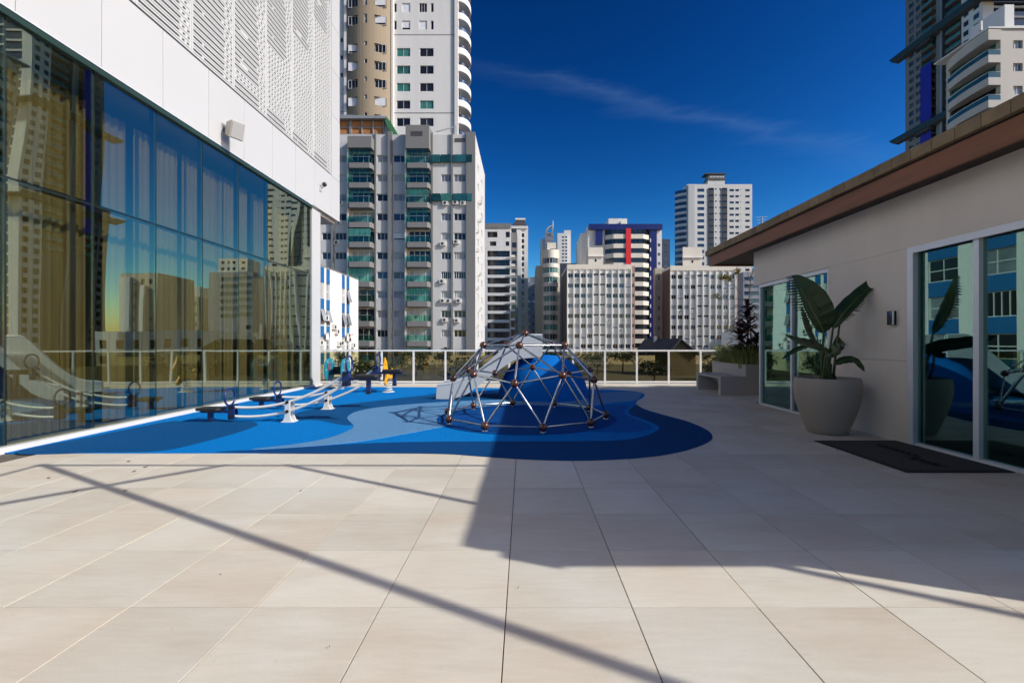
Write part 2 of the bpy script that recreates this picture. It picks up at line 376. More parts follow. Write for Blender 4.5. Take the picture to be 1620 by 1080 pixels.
def shell(root, x0, x1, y0, y1, z0, z1, wm, front=(), right=(), left=(), rev=.2, roof='roof_grey', parapet=.6, name='wall', ocap=0):
    mb = MB()
    facade(mb, FRONT(y0), x0, x1, z0, z1, list(front), rev)
    facade(mb, RIGHTF(x1), y0, y1, z0, z1, list(right), rev)
    facade(mb, LEFTF(x0), y0, y1, z0, z1, list(left), rev)
    mb.poly([(x0, y1, z0), (x1, y1, z0), (x1, y1, z1), (x0, y1, z1)])
    if parapet:                                    # inner faces of the parapet
        t = .25; zi = z1-parapet
        for a, b, c, d in ((x0, x1, y0, y0+t), (x0, x1, y1-t, y1), (x0, x0+t, y0+t, y1-t), (x1-t, x1, y0+t, y1-t)):
            mb.poly([(a, c, z1), (b, c, z1), (b, d, z1), (a, d, z1)])
        xi0, xi1, yi0, yi1 = x0+t, x1-t, y0+t, y1-t
        mb.poly([(xi0, yi0, zi), (xi1, yi0, zi), (xi1, yi0, z1), (xi0, yi0, z1)]); mb.poly([(xi0, yi1, zi), (xi1, yi1, zi), (xi1, yi1, z1), (xi0, yi1, z1)])
        mb.poly([(xi0, yi0, zi), (xi0, yi1, zi), (xi0, yi1, z1), (xi0, yi0, z1)]); mb.poly([(xi1, yi0, zi), (xi1, yi1, zi), (xi1, yi1, z1), (xi1, yi0, z1)])
        build(MB().box(xi0, xi1, yi0, yi1, zi-.3, zi), 'roof', MT[roof], root)
    else:
        build(MB().box(x0, x1, y0, y1, z1, z1+.15), 'roof', MT[roof], root)
    return build(mb, name, MT[wm], root)
def part(root, name, m, *boxes):
    mb = MB()
    for b in boxes: mb.box(*b)
    return build(mb, name, MT[m], root)
ACM = {}
def ac_unit(parent, loc, rz, s=.8):
    k = round(s, 2)
    if k not in ACM:
        mb = MB().box(-s/2, s/2, -.32, 0, -s*.34, s*.34)
        mb.prism([(s*.27*math.cos(q*math.pi/5)-s*.1, s*.27*math.sin(q*math.pi/5)) for q in range(10)], 'y', -.335, -.318, 1)
        ACM[k] = mesh_of(mb, 'air_conditioner', [MT['ac_white'], MT['win_frame_dark']])
    inst(ACM[k], 'air_conditioner', parent, loc, rz)
def rows(z_top, h, pitch, zmin):
    r = []; z = z_top
    while z > zmin: r.append((z-h, z)); z -= pitch
    return r

# ================================================================== the setting: ground and terrace
tag(build(MB().box(-1500, 1500, -600, 3000, GZ-1, GZ), 'ground', MT['asphalt']), kind='structure')
fl = build(MB().box(-13, 16, -6, 15.75, -.30, -.012), 'floor', MT['grout']); tag(fl, kind='structure')
build(MB().box(-12.9, 15.9, -5.9, 15.65, GZ, -.31), 'podium', MT['w_tan'], fl)
def catmull(pts, n=6, closed=True):
    P = [Vector(p) for p in pts]; N_ = len(P); o = []
    for i in range(N_ if closed else N_-1):
        a, b, c, d = (P[(i-1) % N_], P[i], P[(i+1) % N_], P[(i+2) % N_]) if closed else (P[max(i-1, 0)], P[i], P[i+1], P[min(i+2, N_-1)])
        for k in range(n):
            t = k/n; o.append(.5*((2*b)+(c-a)*t+(2*a-5*b+4*c-d)*t*t+(3*b-a-3*c+d)*t**3))
    if not closed: o.append(P[-1])
    return [tuple(p) for p in o]
LWX = -6.63
edge = catmull([gp(*p) for p in [(20, 716.8), (180, 717), (330, 717), (480, 717), (620, 716.6), (700, 717.5), (760, 721.5), (810, 725), (860, 727.3), (910, 728.2), (960, 727), (1010, 724), (1060, 717.5), (1100, 707.5), (1124, 696), (1125, 687), (1113, 678), (1085, 666.5), (1050, 657), (1020, 648), (1007, 640), (1009, 633.5), (1018, 628), (1018, 622.5), (1000, 618.6), (970, 616.8), (930, 615.6)]], 5, False)
edge += [gp(700, 612.6), gp(560, 612.0)]
edge = [p for p in edge if p[0] > LWX+.09] 
yb = edge[-1][1]
rub = [(LWX+.085, edge[0][1])]+edge+[(LWX+.085, yb)]
def inside(p, poly):
    c = False; n = len(poly)
    for i in range(n):
        a, b = poly[i], poly[i-1]
        if (a[1] > p[1]) != (b[1] > p[1]) and p[0] < (b[0]-a[0])*(p[1]-a[1])/(b[1]-a[1])+a[0]: c = not c
    return c
TW = .665; tx0 = -.0935; ty0 = 3.097
g1, g2 = .0055, .0045
tm = MB().box(-TW/2+g1/2, TW/2-g1/2, -TW/2+g2/2, TW/2-g2/2, -.03, 0)
tile_me = mesh_of(tm, 'tile', [MT['tile']], bevel=.0012)
far_tiles = MB()
for i in range(-19, 23):
    for j in range(-13, 19):
        cx, cyy = tx0+(i+.5)*TW, ty0+(j+.5)*TW
        if cyy > 15.4 or (cx < LWX+.35 and cyy < 14.9) or (cx > 5.3+TW/2 and cyy < 10.6): continue
        if cyy < 14.9 and cx-TW/2 < LWX+.02: continue
        cs = [(cx+a*TW/2, cyy+b*TW/2) for a in (-1, 1) for b in (-1, 1)]
        if all(inside(c, rub) for c in cs): continue
        vis = cyy > .9 and -1.18*cyy-.6 < cx < 1.12*cyy+.6 and cyy < 15.2 and cx < 7
        z = rnd.uniform(-.0012, .0004)
        if vis:
            o = inst(tile_me, 'tile', fl, (cx, cyy, z)); o.rotation_euler = (rnd.uniform(-.0008, .0008), rnd.uniform(-.0008, .0008), rnd.uniform(-.0006, .0006))
        else: far_tiles.box(cx-TW/2+g1/2, cx+TW/2-g1/2, cyy-TW/2+g2/2, cyy+TW/2-g2/2, -.03, 0)
tag(build(far_tiles, 'paving_tiles', MT['tile'], fl), kind='stuff')

# blue safety surface: one base sheet and poured colour zones, each a few millimetres above the last
def sheet(poly, z0, z1, name, m, parent=None):
    return build(MB().prism(poly, 'z', z0, z1), name, MT[m], parent)
sf = sheet(rub, -.008, .006, 'playground_surface', 'rub_bright'); tag(sf, kind='structure')
def clipx(poly): return [(max(p[0], LWX+.09), p[1]) for p in poly]
def zone(px, z, m, n=5):
    poly = clipx(catmull([gp(*p) for p in px], n)); return sheet(poly, .001, z, 'colour_zone', m, sf)
zone([(22, 716.6), (150, 716.2), (255, 713.5), (320, 700), (372, 686), (404, 675), (407, 670.5), (396, 667.4), (350, 666.4), (300, 667.5), (262, 668), (150, 690)], .009, 'rub_dark')
zone([(441, 668.5), (455, 661), (478, 651), (520, 643), (580, 636), (640, 629), (690, 624), (740, 622), (800, 624), (800, 634), (700, 638), (620, 644), (572, 651), (551, 661), (556, 672), (540, 672), (500, 665), (470, 666)], .009, 'rub_dark')
zone([(398, 711.5), (470, 703), (520, 693.5), (552, 681.5), (559, 674), (551, 665), (551, 658.5), (568, 650.5), (610, 643.5), (690, 637), (790, 632.5), (880, 629.5), (960, 621), (1000, 619.8), (1014, 622.8), (1013, 627.5), (1004, 634), (975, 636.5), (940, 641), (880, 652), (800, 662), (740, 668), (690, 677.5), (640, 687), (560, 700), (470, 708)], .012, 'rub_steel')
zone([(340, 715.8), (430, 711), (520, 705), (600, 701), (680, 699.3), (760, 698.8), (860, 698.6), (940, 698), (977, 697), (1014, 692), (1038, 682.6), (1043, 676), (1032.6, 669.6), (1014, 662), (997, 655), (995.5, 649), (1003, 643), (1006, 640.5), (1007.5, 640.5), (1020.5, 647.7), (1050.5, 656.7), (1085.5, 666.2), (1113.5, 677.7), (1125.6, 687), (1124.6, 696.2), (1100.3, 707.9), (1060, 717.9), (1010, 724.4), (960, 727.4), (910, 728.6), (860, 727.7), (810, 725.4), (760, 721.9), (700, 717.9), (620, 717), (480, 717.4)], .009, 'rub_navy', 4)
zone([(992, 641), (940, 642.5), (880, 654), (850, 662), (880, 676), (940, 683), (990, 684), (1022, 681), (1032, 676.5), (1026, 671), (1006, 663.5), (990, 656), (988, 649)], .009, 'rub_mid')
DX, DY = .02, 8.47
sheet([(DX+.02+1.63*math.cos(q*math.pi/36), DY+.05+1.63*math.sin(q*math.pi/36)) for q in range(72)], .006, .015, 'colour_zone', 'rub_disc', sf)

# ================================================================== glass-fronted white building on the left
lb = thing('glass_front_building', 'white building with tall tinted glass wall and slotted white screen above', 'building', (LWX, 8, 0))
Y0L, P1 = 5.88, 1.204
cols = [Y0L+P1*k for k in range(-5, 8)]           # mullion lines
YE = 14.30; GT, GM = 5.56, 3.51
bx = lambda n, m, *b: part(lb, n, m, *b)
for k in range(len(cols)-1):
    a, b = cols[k], min(cols[k+1], YE)
    for z0, z1 in ((.075, GM-.012), (GM+.012, GT)):
        build(MB().box(LWX-.012, LWX, a+.012, b-.012, z0, z1), 'glass_pane', MT['glass_left'], lb, ((LWX, (a+b)/2, z0)))
    bx('mullion', 'frame_dark', (LWX-.09, LWX-.016, b-.035, b+.035, .08, GT))
bx('transom', 'frame_dark', (LWX-.085, LWX-.018, cols[0], YE, GM-.035, GM+.035))
bx('base_kerb', 'concrete_white', (LWX-.25, LWX+.08, -1, 14.95, -.01, .07))
bx('gutter', 'gutter', (LWX-.10, LWX+.05, cols[0], YE+.02, GT, GT+.085))
bx('gutter_lip', 'alu', (LWX-.02, LWX+.062, cols[0], YE+.02, GT+.088, GT+.11))
FZ0, FZ1 = GT+.115, 7.08
pf = 5.95; P2 = 1.216
for k in range(-6, 9):
    a = pf+P2*k; b = min(a+P2, 16.42)
    if a > 16.3: break
    build(MB().box(LWX-.10, LWX+.055, a+.005, b-.005, FZ0, FZ1), 'wall_panel', MT['white_panel'], lb, (LWX, (a+b)/2, FZ0), bevel=.004)
bx('panel_backing', 'frame_dark', (LWX-.3, LWX-.11, -1.3, 16.3, FZ0, FZ1))
bx('shadow_strip', 'void', (LWX-.3, LWX+.0, -1.3, 15.72, FZ1+.004, FZ1+.06))  # black strip built in as the shadow line under the screen
# slotted screen panels
SP = 1.318; ZT = 15.4; rp = .127
def screen_panel(a, b, k):
    mb = MB(); x0, x1 = LWX-.012, LWX+.035
    z = FZ1+.06; r = 0
    n = int((ZT-z)/rp)
    mb.box(x0, x1, a+.003, a+.05, z, ZT); mb.box(x0, x1, b-.05, b-.003, z, ZT)
    for r in range(n+1):
        zz = z+r*rp
        mb.box(x0, x1, a+.05, b-.05, zz, min(zz+.034, ZT)); mb.box(x0, x1, a+.05, b-.05, min(zz+.047, ZT-.001), min(zz+.081, ZT))
        if r == n: break
        c0, c1 = zz+.081, zz+rp
        yy = (a+b)/2
        bound = 8.2+(yy-11.74)*1.0+mnoise.noise((k*.7, r*.21, 3.3))*.55       # long slots above this line, short ones below
        y = a+.05
        if c0 > bound or c0 < 7.42:
            L = SP*.72+rnd.choice((0, .03, -.03, 0, -.1)); 
            y += L
            if rnd.random() < .16: mb.box(x0, x1, a+.3, a+.36, c0, c1)
            elif rnd.random() < .10: mb.box(x0, x1, a+.25, a+.55, c0, c1)
        while y < b-.06:
            g = .075+rnd.uniform(-.012, .012)
            mb.box(x0, x1, y, min(y+g, b-.05), c0, c1); y += g+.062+rnd.choice((0, 0, 0, .02))
    return build(mb, 'screen_panel', MT['white_screen'], lb, (LWX, a, FZ1))
ya = 15.72
k = 0
while ya > 4.0:
    screen_panel(ya-SP, ya, k); ya -= SP; k += 1
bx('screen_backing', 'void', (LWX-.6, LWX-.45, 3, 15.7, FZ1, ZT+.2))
for z0, z1 in ((FZ1+.012, 9.2), (9.212, 10.75), (10.762, 12.3), (12.312, ZT)):
    build(MB().box(LWX-.3, LWX+.052, 15.735, 16.42, z0, z1), 'corner_panel', MT['white_panel'], lb, (LWX, 16, z0), bevel=.004)
bx('end_wall', 'white_panel', (LWX-9, LWX-.31, 15.75, 16.40, FZ0, ZT))
bx('upper_block', 'white_panel', (LWX-9, LWX-.62, -3, 15.74, FZ1+.3, ZT+.3))
bx('soffit', 'concrete_white', (LWX-9, LWX-.10, -3, 16.40, GT+.02, FZ0-.002))
bx('end_column', 'white_panel', (LWX-.30, LWX+.03, YE+.03, 14.92, 0, GT+.018))
bx('side_wall', 'white_panel', (LWX-9, LWX-.31, 14.70, 14.91, 0, GT+.018))
bx('inner_floor', 'floor_in', (LWX-7, LWX-.1, -1, 14.69, -.01, .03))
bx('inner_wall', 'interior', (LWX-7.2, LWX-7, -1.2, 14.69, 0, GT), (LWX-7, LWX-.1, -1.2, -1.05, 0, GT))
# curtains hanging behind the glass, one per bay
for k in range(len(cols)-1):
    a, b = cols[k], min(cols[k+1], YE)
    wid = rnd.choice((.80, .86, .92, .95)); s0 = a+.05+rnd.uniform(0, .06); s1 = min(s0+wid*P1, b-.05)
    for (p, q) in (((s0, s1),) if k % 3 else ((a+.04, a+.60), (a+.70, b-.05))):
        n = 44; vsx = []; nf = max(3, round((q-p)/.13)); ph = rnd.uniform(0, 6)
        for i in range(n+1):
            t = i/n; amp = .035*(.6+.6*mnoise.noise((t*3, k*1.7, 0))+.4)
            vsx.append((LWX-.52+amp*math.sin(t*nf*2*math.pi+ph), p+(q-p)*t+.012*math.sin(t*nf*4*math.pi)))
        mb = MB()
        vv = [(x, y, .05) for x, y in vsx]+[(x+.3*(x-(LWX-.52)), y, GT-.25) for x, y in vsx]
        mb.add(vv, [(i, i+1, n+2+i, n+1+i) for i in range(n)], 0, True)
        tag(build(mb, 'curtain', MT['curtain'], None, (LWX-.52, (p+q)/2, .05)), 'beige floor-length curtain hanging behind the tall tinted glass wall', 'curtain', 'curtains behind the glass wall')
# speaker and camera on the fascia
sy, sz = 10.05, 6.02
sp = thing('wall_speaker', 'cream box loudspeaker on a bracket on the white fascia', 'loudspeaker', (LWX+.06, sy, sz))
c, s_ = math.cos(R(38)), math.sin(R(38))
def spx(x, y, z):                                 # speaker frame: x out of the wall, tilted down and turned
    z2 = z*math.cos(R(16))-x*math.sin(R(16)); x2 = x*math.cos(R(16))+z*math.sin(R(16))
    return (LWX+.30+x2*.88+y*.47, sy+y*.88-x2*.47, sz+z2)
def spbox(x0, x1, y0, y1, z0, z1, tap=1.0):
    v = []
    for z in (z0, z1):
        for y in (y0, y1):
            for x in (x0, x1):
                f = tap if x == x0 else 1; v.append(spx(x, y*f, z*f))
    return MB().add(v, [(0, 2, 3, 1), (4, 5, 7, 6), (0, 1, 5, 4), (2, 6, 7, 3), (0, 4, 6, 2), (1, 3, 7, 5)])
build(spbox(-.15, .13, -.145, .145, -.185, .185, .74), 'cabinet', MT['speaker_cream'], sp, bevel=.012)
build(spbox(.132, .146, -.13, .13, -.17, .17), 'grille', MT['speaker_grille'], sp, bevel=.005)
build(MB().tube([(LWX+.06, sy+.02, sz+.06), (LWX+.12, sy+.0, sz+.05), spx(-.12, 0, 0)], .018, 8).box(LWX+.056, LWX+.075, sy-.05, sy+.09, sz-.02, sz+.14), 'bracket', MT['metal_grey'], sp)
cy0 = 14.85; cz0 = 6.42
cc = thing('security_camera', 'small black dome security camera on the white fascia', 'security camera', (LWX+.06, cy0, cz0))
build(MB().box(LWX+.056, LWX+.085, cy0-.06, cy0+.06, cz0-.16, cz0-.02), 'base', MT['white_panel'], cc)
build(MB().tube([(LWX+.08, cy0, cz0-.06), (LWX+.14, cy0, cz0-.02), (LWX+.17, cy0, cz0+.03)], .022, 8), 'arm', MT['white_panel'], cc)
build(MB().sphere((LWX+.19, cy0, cz0+.06), .075, 12), 'lens', MT['plastic_black'], cc)

# ================================================================== pavilion on the right
PX = 5.30; EX = 4.95; PE = 10.62; RE = 12.30; RN = .95
pv = thing('pavilion', 'low beige pavilion with flat tiled roof edge and glass doors', 'building', (PX, 7, 0))
px_ = lambda n, m, *b: part(pv, n, m, *b)
WT = 3.46
D0, D1, DT = 3.72, 6.36, 2.70                      # door opening along Y
W0, W1, W2 = 8.02, 10.42, 2.66                     # corner window
px_('wall', 'pav_wall', (PX, PX+.22, D1, W0, 0, 1.135))
px_('wall', 'pav_wall', (PX, PX+.22, D1, W0, 1.140, DT-.003))
px_('wall', 'pav_wall', (PX, PX+.22, RN+.5, D0, 0, DT-.003))
px_('wall', 'pav_wall', (PX, PX+.22, RN+.5, PE, DT, WT))
px_('wall', 'pav_wall', (PX+.22, 13.5, PE-.22, PE, DT, WT), (9.5, 13.5, PE-.22, PE, 0, DT-.003))
px_('wall', 'pav_wall', (PX+.22, 13.5, RN+.5, RN+.72, 0, WT))
px_('inner_floor', 'floor_in', (PX+.05, 13.5, RN+.72, PE-.02, -.012, .012))
px_('inner_wall', 'interior', (13.5, 13.7, RN+.5, PE, 0, WT), (PX+.225, 13.49, D1+.3, D1+.42, .013, WT-.02))
px_('ceiling', 'interior', (PX+.225, 13.49, RN+.73, PE-.23, DT+.25, DT+.3))
def frame_y(y0, y1, z1, muls, x=PX+.05, t=.055):
    px_('sill', 'alu', (x-.03, x+.09, y0, y1, 0, .035))
    px_('head_frame', 'alu', (x-.03, x+.09, y0, y1, z1-.075, z1-.004))
    for m in muls: px_('jamb', 'alu', (x-.028, x+.088, m-t/2, m+t/2, .036, z1-.076))
    ms = sorted(muls)
    for a, b in zip(ms[:-1], ms[1:]):
        build(MB().box(x+.022, x+.034, a+t/2-.006, b-t/2+.006, .03, z1-.07), 'glass_pane', MT['glass_pav'], pv, (x, (a+b)/2, 0))
frame_y(D0, D1, DT, (D0+.03, 4.55, 5.42, D1-.045), t=.07)
px_('door_frame', 'alu', (PX-.012, PX+.018, D1-.10, D1-.005, 0, DT-.004), (PX-.012, PX+.018, D0, D1-.101, DT-.09, DT-.004))
frame_y(W0, W1, W2+.04, (W0+.03, 9.17, W1-.03), t=.055)
gx0, gx1 = PX+.08, 9.5
px_('sill', 'alu', (gx0+.06, gx1, W1-.05, W1+.04, 0, .034)); px_('head_frame', 'alu', (gx0+.06, gx1, W1-.05, W1+.04, DT-.08, DT-.004))
for m in (6.6, 8.0, 9.46): px_('jamb', 'alu', (m-.03, m+.03, W1-.048, W1+.038, .036, DT-.081))
for a, b in ((gx0+.065, 6.57), (6.63, 7.97), (8.03, 9.43)):
    build(MB().box(a, b, W1-.010, W1+.002, .03, DT-.07), 'glass_pane', MT['glass_pav'], pv, (a, W1, 0))
# roof: soffit, timber fascia, clay coping
rp_ = [(EX+.05, RN), (7.4, RN), (13.9, RN-3.0), (13.9, RE-.05), (EX+.05, RE-.05)]
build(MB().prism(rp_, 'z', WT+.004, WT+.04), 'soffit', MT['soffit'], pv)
build(MB().prism([(p[0], p[1]) for p in rp_], 'z', WT+.05, 3.70), 'roof', MT['roof_grey'], pv)
px_('timber_fascia', 'fascia_wood', (EX, EX+.046, RN, RE, 3.42, 3.668), (EX+.047, 13.9, RE-.046, RE, 3.42, 3.668))
px_('flashing', 'void', (EX+.02, EX+.05, RN, RE-.02, 3.669, 3.698))
cp = MB().prism([(EX-.055, 3.70), (EX-.058, 3.83), (EX-.04, 3.853), (EX+.10, 3.868), (EX+.22, 3.853), (EX+.235, 3.70)], 'y', -.1465, .1465)
cpm = mesh_of(cp, 'coping_tile', [MT['coping']], (EX, 0, 3.70), bevel=.006)
y = 4.93-.30*13
while y+.15 < RE+.02:
    o = inst(cpm, 'coping_tile', pv, (EX, y+.15, 3.70+rnd.uniform(-.003, .003))); o.rotation_euler = (0, rnd.uniform(-.008, .008), rnd.uniform(-.006, .006)); y += .30
x = EX+.24+.15
while x < 13.7:
    o = inst(cpm, 'coping_tile', pv, (x, RE, 3.70)); o.rotation_euler = (0, 0, R(-90)); x += .30
# roof-top things just behind the coping
for k, (ya, yb_) in enumerate(((10.55, 11.30), (11.36, 12.02))):
    t = thing('solar_panel', ('dark blue solar panel behind the coping, nearer one', 'dark blue solar panel at the far corner of the roof')[k], 'solar panel', (5.4, (ya+yb_)/2, 3.7), 'solar panels on the pavilion roof')
    build(MB().prism([(5.20, 3.90), (5.23, 3.945), (6.5, 4.10), (6.5, 4.06)], 'y', ya, yb_), 'panel', MT['solar'], t)
    build(MB().box(5.24, 5.28, ya+.1, yb_-.1, 3.70, 3.905).box(6.4, 6.45, ya+.1, yb_-.1, 3.70, 4.06), 'stand', MT['alu'], t)
an = thing('roof_antenna', 'thin metal aerial standing on the pavilion roof behind the coping', 'antenna', (5.35, 10.35, 3.7))
build(MB().tube([(5.35, 10.35, 3.7), (5.35, 10.35, 4.22)], .012, 6), 'mast', MT['metal_grey'], an)
for q in range(4): build(MB().tube([(5.35-.13+.02*q, 10.35, 4.20-.06*q), (5.35+.13-.02*q, 10.37, 4.22-.06*q)], .006, 5), 'element', MT['metal_grey'], an)
build(MB().tube([(5.35, 10.35, 4.0), (5.22, 10.30, 3.70)], .007, 5), 'stay', MT['metal_grey'], an)
# intercom
ic = thing('door_intercom', 'black access keypad with metal edge on the beige wall by the glass door', 'keypad', (PX, 6.60, 1.74))
build(MB().box(PX-.055, PX-.001, 6.545, 6.655, 1.645, 1.845), 'housing', MT['plastic_black'], ic, bevel=.006)
build(MB().box(PX-.062, PX-.050, 6.530, 6.548, 1.65, 1.84), 'trim', MT['alu'], ic)
build(MB().box(PX-.059, PX-.056, 6.565, 6.635, 1.76, 1.83), 'screen', MT['p_blue'], ic)
# doormat with raised script lettering
dm = thing('door_mat', 'large charcoal doormat with black script lettering in front of the glass door', 'doormat', (4.7, 5.7, 0))
build(MB().box(4.10, 5.27, 4.93, 6.52, .001, .010), 'border', MT['mat_black'], dm, bevel=.004)
build(MB().box(4.17, 5.20, 5.00, 6.45, .009, .0125), 'pile', MT['mat_grey'], dm)
def script(x, y0, y1, amp, n, seed):
    r = random.Random(seed); pts = []
    for i in range(n*14+1):
        t = i/(n*14); q = t*n*2*math.pi
        pts.append((x+amp*(.75+.35*mnoise.noise((t*6, seed, 1)))*math.sin(q), y0+(y1-y0)*t-.035*math.cos(q)*(1 if y1 < y0 else -1), .0135))
    return MB().tube(pts, .013, 5)
build(script(4.78, 6.22, 5.58, .055, 7, 2.0), 'lettering', MT['mat_black'], dm)
build(script(4.64, 5.52, 5.16, .075, 4, 5.0).tube([(4.62, 5.62, .0135), (4.60, 5.40, .0135), (4.70, 5.10, .0135)], .008, 5), 'lettering', MT['mat_black'], dm)

# ================================================================== railing, bench, planter
RY = 15.36
rl = thing('glass_railing', 'white metal railing with tinted glass panels along the far terrace edge', 'railing', (0, RY, 0))
part(rl, 'top_rail', 'rail_white', (-12.5, 13, RY-.025, RY+.025, 1.09, 1.142)); part(rl, 'bottom_rail', 'rail_white', (-12.5, 13, RY-.02, RY+.02, .055, .10))
part(rl, 'kerb', 'concrete_white', (-12.5, 13, RY-.06, RY+.3, -.01, .03))
pp = 1.064; x = X(553.5, RY)-pp*6
while x < 13:
    part(rl, 'post', 'rail_white', (x-.028, x+.028, RY-.024, RY+.024, .03, 1.089))
    if x+pp < 13: build(MB().box(x+.05, x+pp-.05, RY-.006, RY+.006, .115, 1.075), 'glass_panel', MT['glass_rail'], rl, (x, RY, 0))
    x += pp
pl = thing('planter', 'pale beige box planter full of plants beside the pavilion', 'planter', (6.8, 13.2, 0))
px0, px1, py0, py1 = 5.83, 8.6, 12.1, 14.25
part(pl, 'wall', 'plant_box', (px0, px1, py0, py0+.12, 0, .775), (px0, px1, py1-.12, py1, 0, .775), (px0, px0+.12, py0+.12, py1-.12, 0, .775), (px1-.12, px1, py0+.12, py1-.12, 0, .775))
part(pl, 'rim', 'plant_box', (px0-.015, px1, py0-.015, py0+.13, .777, .805), (px0-.015, px1, py1-.13, py1, .777, .805), (px0-.015, px0+.13, py0+.131, py1-.131, .777, .805), (px1-.13, px1, py0+.131, py1-.131, .777, .805))
part(pl, 'soil', 'soil', (px0+.125, px1-.125, py0+.125, py1-.125, .5, .70))
bn = thing('bench', 'pale beige slab bench built against the planter', 'bench', (5.5, 13, 0))
part(bn, 'seat', 'plant_box', (5.17, 5.826, 12.24, 13.66, .43, .497)); part(bn, 'side_panel', 'plant_box', (5.17, 5.826, 12.10, 12.237, 0, .495)); part(bn, 'side_panel', 'plant_box', (5.17, 5.826, 13.663, 13.80, 0, .495))
part(bn, 'seat_rail', 'plant_box', (5.62, 5.66, 12.24, 13.66, .22, .428))

# ================================================================== fallen leaves on the paving
def fallen(u, v, L, m, label, grp=None):
    x, y = gp(u, v); a = rnd.uniform(0, 6.28); c_, s2 = math.cos(a), math.sin(a); mb = MB()
    pr = [(-1, 0, .004), (-.4, .34, .010), (.3, .30, .006), (1, 0, .016), (.3, -.30, .004), (-.4, -.34, .012)]
    pts = [(x+L*(p*c_-q*s2), y+L*(p*s2+q*c_), .002+z) for p, q, z in pr]
    mb.add(pts+[(x, y, .005)], [(i, (i+1) % 6, 6) for i in range(6)])
    tag(build(mb, 'fallen_leaf', MT[m], None, (x, y, 0)), label, 'leaf', grp)
fallen(1013.5, 639.5, .06, 'leaf_yellow', 'yellow fallen leaf at the edge of the blue surface by the pavilion shade')
for u, v, L in ((204, 730, .035), (231, 739, .03), (212, 746, .03), (78, 756.5, .025), (119, 778, .03), (199, 776.5, .025), (476, 777, .014), (348, 910, .006), (820, 931, .006), (521, 1025, .005), (1325, 713, .02)):
    fallen(u, v, L, 'bark', 'tiny dry brown leaf scrap lying on the beige paving', 'leaf scraps on the paving')

# ================================================================== steel frame over the near terrace (seen by its shadow only)
fh = 4.0; kx = fh/(math.hypot(1, SUN_S)*math.tan(R(SUN_E))); sh = Vector((kx, -SUN_S*kx, 0))
fr_ = thing('canopy_frame', 'light steel canopy frame of thin bars above the near terrace', 'frame', (5.6, 1.6, 3.7))
def sbar(p, q, r=.03):
    a = Vector((*p, fh))+sh; b = Vector((*q, fh))+sh
    build(MB().tube([a, b], r, 8), 'bar', MT['metal_grey'], fr_)
sbar((-5.55, 5.24), (.4, 5.22), .028); sbar((-5.5, 5.26), (3.6, .23), .042); sbar((-2.72, 5.26), (6.2, .34), .035)
sbar((-3.39, 5.27), (-5.6, 2.8), .032); sbar((-5.52, 5.25), (-5.50, 4.2), .022)
for p in ((3.6, .23), (6.2, .34), (.4, 5.22)):
    a = Vector((*p, fh))+sh; build(MB().tube([a, (a.x, a.y, 3.66 if a.y > 1 else 0.0)], .03, 8), 'post', MT['metal_grey'], fr_)

# ================================================================== play equipment
# --- climbing dome (2V geodesic half sphere)
DR, DLEG = 1.463, .10
dome = thing('climbing_dome', 'geodesic climbing dome of steel tubes with brown ball joints', 'climbing dome', (DX, DY, 0))
def dn(pol, az):
    a = R(az-90-7.4)
    return Vector((DX+DR*math.sin(R(pol))*math.cos(a), DY+DR*math.sin(R(pol))*math.sin(a), DLEG+DR*math.cos(R(pol))))
nodes = [dn(0, 0)]+[dn(31.717, 72*i) for i in range(5)]+[dn(63.435, 72*i) for i in range(5)]+[dn(58.283, 36+72*i) for i in range(5)]+[dn(90, 18+36*i) for i in range(10)]
edges = set()
for i in range(len(nodes)):
    for j in range(i):
        if (nodes[i]-nodes[j]).length < .66*DR: edges.add((j, i))
ballm = mesh_of(MB().sphere((0, 0, 0), .066, 20), 'ball_joint', [MT['ball_brown']])
for p in nodes: inst(ballm, 'ball_joint', dome, p)
for i, j in sorted(edges):
    a, b = nodes[i], nodes[j]; d = (b-a).normalized()
    build(MB().tube([a+d*.055, a+d*.10, a+d*.15, b-d*.15, b-d*.10, b-d*.055], [.012, .012, .0175, .0175, .012, .012], 10), 'tube', MT['steel'], dome)
for p in nodes[16:]:
    build(MB().tube([(p.x, p.y, .006), (p.x, p.y, p.z-.05)], .02, 8).tube([(p.x, p.y, .012), (p.x, p.y, .022)], .05, 10), 'foot', MT['steel'], dome)

# --- slide and blue mound
mo = MB(); mc = (.50, 12.05); nr, na = 14, 48; vs_ = []
for i in range(nr+1):
    r = i/nr
    for k in range(na):
        q = 2*math.pi*k/na; z = 1.06*(1-min(1, r)**2.9)**(1/1.55)
        vs_.append((mc[0]+1.18*r*math.cos(q), mc[1]+1.45*r*math.sin(q), max(z, 0)+.006))
mo.add(vs_, [(i*na+k, i*na+(k+1) % na, (i+1)*na+(k+1) % na, (i+1)*na+k) for i in range(nr) for k in range(na)], 0, True)
tag(build(mo, 'play_mound', MT['rub_mound'], None, (mc[0], mc[1], 0)), 'smooth blue rubber play mound under the slide', 'play mound')
sl = thing('slide', 'grey plastic slide descending to the left from the blue mound', 'slide', (-.8, 11.7, 0))
top = [(.45, 1.565), (.20, 1.567), (-.06, 1.56), (-.30, 1.40), (-.66, 1.08), (-1.06, .74), (-1.38, .53), (-1.75, .40), (-2.12, .355)]
bot = [(-2.15, .015), (-1.75, .02), (-1.38, .14), (-1.09, .36), (-.34, .90), (.0, 1.0), (.45, 1.02)]
topc = catmull([Vector(p) for p in top], 4, False); botc = catmull([Vector(p) for p in bot], 4, False)
